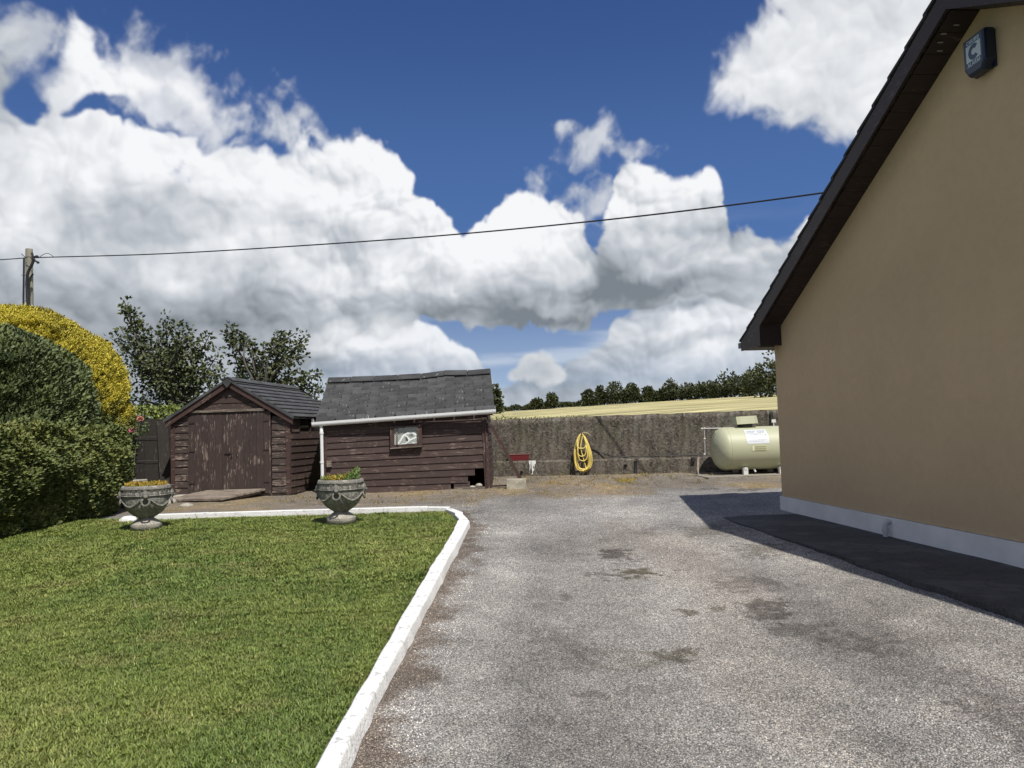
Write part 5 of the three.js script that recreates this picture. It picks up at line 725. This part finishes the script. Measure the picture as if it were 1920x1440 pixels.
leafyTree('open_branched_tree', 'thin open branched tree with sky showing through, between the two sheds', 19.4, V(at(500, 800, 19.5).x, 0.6, -19.5), at(488, 742, 19.5),
  [[431, 608, 0.11, 9, 0, 0.45], [420, 622, 0.09, 4, 0.1, 0.7], [445, 622, 0.10, 4, 0, 0.7], [461, 633, 0.10, 3, -0.1, 0.85], [473, 650, 0.09, 3, 0, 0.9], [477, 661, 0.09, 2, 0, 0.9], [436, 655, 0.13, 6, 0.2], [458, 680, 0.13, 6, 0], [474, 693, 0.13, 5, 0.3], [500, 645, 0.13, 10, 0, 0.4], [523, 626, 0.13, 9, 0.2, 0.45], [532, 645, 0.14, 7, 0], [554, 624, 0.11, 8, 0, 0.5], [571, 629, 0.11, 6, 0.1, 0.6], [566, 643, 0.12, 6, 0, 0.5], [576, 668, 0.12, 7, 0.2, 0.5], [548, 675, 0.12, 5, -0.2], [560, 690, 0.11, 4, 0], [598, 702, 0.12, 8, 0, 0.6], [606, 730, 0.11, 7, 0.2, 0.65], [588, 725, 0.12, 5, 0], [520, 690, 0.17, 9, 0.2], [545, 715, 0.14, 6, -0.1], [565, 748, 0.10, 4, 0, 0.6], [500, 715, 0.16, 7, 0], [595, 745, 0.1, 4, 0, 0.7], [445, 715, 0.17, 7, 0.2], [465, 730, 0.16, 6, 0]], 83, 0.11, 15, cTree);
{ // pale green bramble over the fence, pink blooms beside it
  const r = rng(19), pos = [], nor = [], col = [], push = leafPusher(pos, nor, col, r), o = at(290, 790, 16.9); const T = thing('bramble_bush', 'light green bramble leaning over the dark fence', 'shrub', V(o.x, 0.4, o.z));
  for (let i = 0; i < 900; i++) { const px = lerp(255, 345, r()), py = lerp(762, 792, r() ** 0.8) + (px - 300) * 0.02, p = at(px, py, 16.7 + 0.5 * r()).sub(T.position); push(p, 0.08, 0.026, mixc([0.10, 0.15, 0.025], [0.24, 0.27, 0.06], r()), 0.3); } part('leaves', leafGeometry(pos, nor, col), mLeaf, T); part('stems', mergeGeometries([0, 1, 2, 3].map((k) => tube([V(-0.4 + k * 0.3, 0, 0), V(-0.3 + k * 0.25, 0.8, 0.1), V(-0.5 + k * 0.35, 1.65, 0.1)], 0.012, 10, 5))), mBark, T);
}
{
  const r = rng(23), o = at(252, 800, 13.7), T = thing('pink_rose_bush', 'rose bush with two pink blooms between hedge and dark fence', 'shrub', V(o.x, 0.42, o.z)), pos = [], nor = [], col = [], push = leafPusher(pos, nor, col, r);
  const b = [[248, 807, 0.055, 'deep pink bloom'], [263, 785, 0.05, 'pale coral bloom']]; const st = [];
  b.forEach(([px, py, R, l], k) => { const p = at(px, py, 13.7).sub(T.position); st.push(tube([V(-0.1, 0, -0.05), p.clone().multiplyScalar(0.6).add(V(-0.05, 0, 0)), p], 0.007, 12, 5)); const pp = [], pn = [], pc = [], pu = leafPusher(pp, pn, pc, r); for (let i = 0; i < 60; i++) { const v = V(r() - 0.5, r() - 0.35, r() - 0.5).normalize(); pu(p.clone().addScaledVector(v, R * 0.35), R * 0.9, R * 0.42, k ? [0.62, 0.27, 0.22] : [0.50, 0.13, 0.19], 0, v); } part('bloom', leafGeometry(pp, pn, pc), mLeaf, T).userData.label = l; for (let i = 0; i < 60; i++) push(p.clone().add(V((r() - 0.5) * 0.22, -0.06 - 0.25 * r(), (r() - 0.5) * 0.2)), 0.06, 0.02, [0.07, 0.10, 0.025], 0.2); });
  part('stems', mergeGeometries(st), mBark, T); part('leaves', leafGeometry(pos, nor, col), mLeaf, T);
}
// weeds and ivy on the wall top and at its foot
function weeds(name, label, spots, seed, len, cA, cB) { const r = rng(seed), pos = [], nor = [], col = [], push = leafPusher(pos, nor, col, r); for (const [p, n, R, h] of spots) for (let i = 0; i < n; i++) { const a = r() * 6.283, q = R * Math.sqrt(r()); push(V(p.x + Math.cos(a) * q, p.y + h * r() * r(), p.z + Math.sin(a) * q * 0.5), len * (0.6 + 0.8 * r()), len * 0.16, mixc(cA, cB, r()), 0.55); } const o = part(name, leafGeometry(pos, nor, col), mLeaf, scene); return tag(o, label, 'weeds', null, 'stuff'); }
{
  const r = rng(51), top = []; for (let i = 0; i < 26; i++) { const x = -0.55 + i * 0.09; top.push([V(x, 1.87, -wallD(x) - 0.3), i < 8 ? 14 : 7, 0.07, i < 5 ? 0.12 : 0.05]); } weeds('wall_top_ivy', 'green ivy creeping along the wall top next to the slate-roofed shed', top, 1, 0.06, [0.05, 0.075, 0.02], [0.13, 0.15, 0.04]);
  const ft = []; for (let i = 0; i < 150; i++) { const px = lerp(925, 1340, r()), py = lerp(890, 912, r() ** 1.3) - (px > 1240 ? 3 : 0), p = gr(px, py); ft.push([p, 6, 0.10, 0.05]); } for (let i = 0; i < 60; i++) { const px = lerp(525, 900, r()), p = gr(px, lerp(926, 945, r())); ft.push([p, 5, 0.1, 0.03]); } weeds('yard_weeds', 'dry and mossy weeds growing through the gravel by the wall and sheds', ft, 2, 0.05, [0.12, 0.12, 0.03], [0.30, 0.20, 0.07]);
  const ly = []; for (let i = 0; i < 30; i++) { const p = gr(lerp(1160, 1190, r()), lerp(899, 906, r())); ly.push([p, 8, 0.06, 0.05]); } weeds('yellow_weed_patch', 'small patch of yellow flowering weeds on the gravel below the hose', ly, 3, 0.04, [0.30, 0.25, 0.03], [0.45, 0.33, 0.03]);
}
// ---------------------------------------------------------------- hedgerow at the far side of the field
function farTree(px, topPy, wpx, depth, label, seed, stretch = 1, baseDrop = 0) {
  const x = ray(px, 760).x * depth, y0 = fieldY(x, depth) - 0.2 - baseDrop, H = at(px, topPy, depth).y - y0, R = wpx / 1428 * depth / 2, r = rng(seed), T = thing('hedgerow_tree', label, 'tree', V(x, y0, -depth), 0, 'trees along the far edge of the field'); const pos = [], nor = [], col = [], push = leafPusher(pos, nor, col, r);
  const n = 9 + Math.floor(r() * 5), N = Math.round(900 + 260 * R), br = [rod(V(0, 0, 0), V(0, H * 0.55, 0), 0.05 * R + 0.1, 0.05, 7)];
  const cl = []; for (let i = 0; i < n; i++) { const a = r() * 6.283, q = Math.sqrt(r()) * R * 0.72, y = H * (0.22 + 0.62 * r()) * lerp(1, 0.8, q / R); cl.push([V(Math.cos(a) * q, y, Math.sin(a) * q), R * (0.38 + 0.22 * r())]); } cl.push([V((r() - 0.5) * R * 0.4, H - R * 0.42, 0), R * 0.42]);
  for (const [c, q] of cl) br.push(rod(V(0, H * 0.3, 0), c, 0.05, 0.02, 5));
  for (let i = 0; i < N; i++) { const [c, q] = cl[Math.floor(r() * cl.length)], v = V(r() - 0.5, (r() - 0.5) * 0.85, r() - 0.5).normalize(); const p = c.clone().addScaledVector(v, q * (0.55 + 0.5 * r())); if (p.y < 0.1) continue; push(p, 0.30 + 0.22 * r(), 0.13, mixc([0.032, 0.044, 0.014], [0.125, 0.13, 0.045], r() * r()), 0.1, v); }
  part('trunk', mergeGeometries(br), mBark, T); part('crown', leafGeometry(pos, nor, col), mLeaf, T);
}
const FT = [[1007, 747, 22, 128, 'small dark bush at the low end of the field hedgerow'], [1034, 736, 25, 127, 'lone rounded tree standing apart at the low end of the field'], [1106, 731, 26, 126, 'low spreading tree at the start of the main hedgerow trees'], [1128, 724, 20, 126, 'thin upright tree next to the low spreading hedgerow tree'], [1152, 715, 36, 125, 'round-headed tree standing tallest near the middle of the hedgerow'], [1186, 719, 30, 124, 'pointed tree beside the round-headed hedgerow tree'], [1213, 724, 34, 124, 'broad low tree after the pointed hedgerow tree'], [1243, 729, 26, 123, 'low bushy tree in the dip of the hedgerow'], [1262, 712, 30, 122, 'dark upright tree rising out of the hedgerow dip'], [1293, 720, 36, 120, 'broad tree leaning on the dark upright hedgerow tree'], [1326, 716, 42, 118, 'bushy tree joining the broad dark hedgerow mass'], [1372, 694, 62, 112, 'large broad dark tree in the hedgerow near the bungalow'], [1412, 690, 44, 104, 'tree filling the gap between the large broad tree and the tall one'], [1446, 652, 80, 84, 'tall dark tree on the field edge against the bungalow eave']];
FT.forEach(([px, py, w, d, l], i) => farTree(px, py, w, d, l, 200 + i * 7));
farTree(586, 752, 44, 60, 'small dark tree seen in the gap between the two sheds', 401, 1, 0.6);
farTree(926, 722, 30, 90, 'tree top showing past the ridge of the slate-roofed shed', 402, 1, 0);
{ // continuous low hedge between the trees
  const r = rng(61), pos = [], nor = [], col = [], push = leafPusher(pos, nor, col, r);
  for (let i = 0; i < 15000; i++) { const px = lerp(860, 1440, r()), d = lerp(131, 108, sst(1100, 1440, px)) + (r() - 0.5) * 2, x = ray(px, 760).x * d, h = 0.35 + 1.0 * fbm(px / 14, 3, 3) + 1.0 * sst(1080, 1330, px), y = fieldY(x, d) - 0.1 + h * Math.sqrt(r()); push(V(x, y, -d), 0.3 + 0.2 * r(), 0.13, mixc([0.030, 0.042, 0.014], [0.08, 0.09, 0.03], r() * r()), 0.3); }
  const o = part('far_hedge', leafGeometry(pos, nor, col), mLeaf, scene); tag(o, 'dark continuous hedge along the far edge of the stubble field', 'hedge', null, 'stuff');
}
// ---------------------------------------------------------------- utility pole and cables
{
  const d = 25, b = at(58.5, 585, d), t = at(54.5, 467, d), P = thing('utility_pole', 'weathered wooden utility pole above the golden cypress', 'pole', V(b.x, 0.6, b.z)); const top = t.clone().sub(P.position), ft = V(0.06, -0.8, 0);
  const g = rod(ft, top, 0.15, 0.108, 14); uvBox(g); const mPole = mat({ map: rep(tex(256, (u, v) => { const k = pvn(u * 40, v * 4, 40) * 0.6 + pvn(u * 90, v * 10, 90) * 0.4, q = 0.17 + 0.16 * k; return [q * 1.05, q * 0.97, q * 0.78]; }), 1), roughness: 0.9 }); part('post', g, mPole, P);
  const L = (px, py, dd = d) => at(px, py, dd).sub(P.position); const blk = plain(0.014, 0.013, 0.017, 0.5);
  part('cable_guard', mergeGeometries([rod(L(45, 484, 24.8), L(43, 640, 24.8), 0.03), rod(L(40, 516, 24.8), L(52, 516, 24.8), 0.008), rod(L(44, 564, 24.8), L(53, 564, 24.8), 0.008)]), blk, P);
  part('riser_cable', tube([L(64, 485, 24.75), L(60, 496, 24.75), L(53, 510, 24.75), L(50, 530, 24.75), L(52, 560, 24.75), L(54, 620, 24.75)], 0.045, 40, 8), blk, P);
  part('riser_cable', tube([L(62, 513, 24.75), L(57, 522, 24.75), L(54.5, 540, 24.75), L(55, 580, 24.75), L(56, 620, 24.75)], 0.03, 30, 8), blk, P);
  part('top_tie', tube([L(40, 476, 24.8), L(48, 482, 24.75), L(56, 482, 24.72), L(62, 488, 24.75)], 0.012, 20, 6), blk, P);
  part('clamp', mergeGeometries([rod(L(60, 474, 24.9), L(64, 490, 24.9), 0.035), rod(L(64, 482, 24.9), L(72, 482, 24.9), 0.04), rod(L(66, 489, 24.9), L(73, 493, 24.9), 0.03), new THREE.SphereGeometry(0.05, 8, 6).translate(...L(69, 481, 24.9).toArray()), new THREE.SphereGeometry(0.045, 8, 6).translate(...L(71, 492, 24.9).toArray())]), blk, P);
  part('jumper_wire', tube([L(74, 482, 24.9), L(80, 478, 24.9), L(88, 475, 24.9), L(96, 478, 24.9), L(100, 481, 24.9)], 0.010, 20, 5), blk, P);
  const pts = [at(66, 483, 24.9), at(300, 476, 22.6), at(560, 461, 20.3), at(830, 441.5, 18.2), at(1100, 416, 16.4), at(1320, 391, 15.0), at(1540, 362, 13.7), at(1640, 347, 13.1)];
  const w = part('overhead_cable', tube(pts, 0.017, 160, 6), blk, scene); tag(w, 'dark overhead cable sagging from the pole to the bungalow roof', 'cable');
  const w2 = part('overhead_cable', tube([at(48, 483.5, 24.8), at(0, 487, 26), at(-300, 500, 30), at(-900, 520, 40)], 0.017, 40, 6), blk, scene); tag(w2, 'dark overhead cable running away from the pole past the cypresses', 'cable');
}

{ const a = gr(250, 1122, 0.06), b = gr(256, 1140, 0.06), o = part('fallen_twig', rod(a, b, 0.004, 0.006, 6), plain(0.34, 0.27, 0.2), scene); tag(o, 'short pale twig lying on the lawn', 'twig'); }

renderer.render(scene, camera);
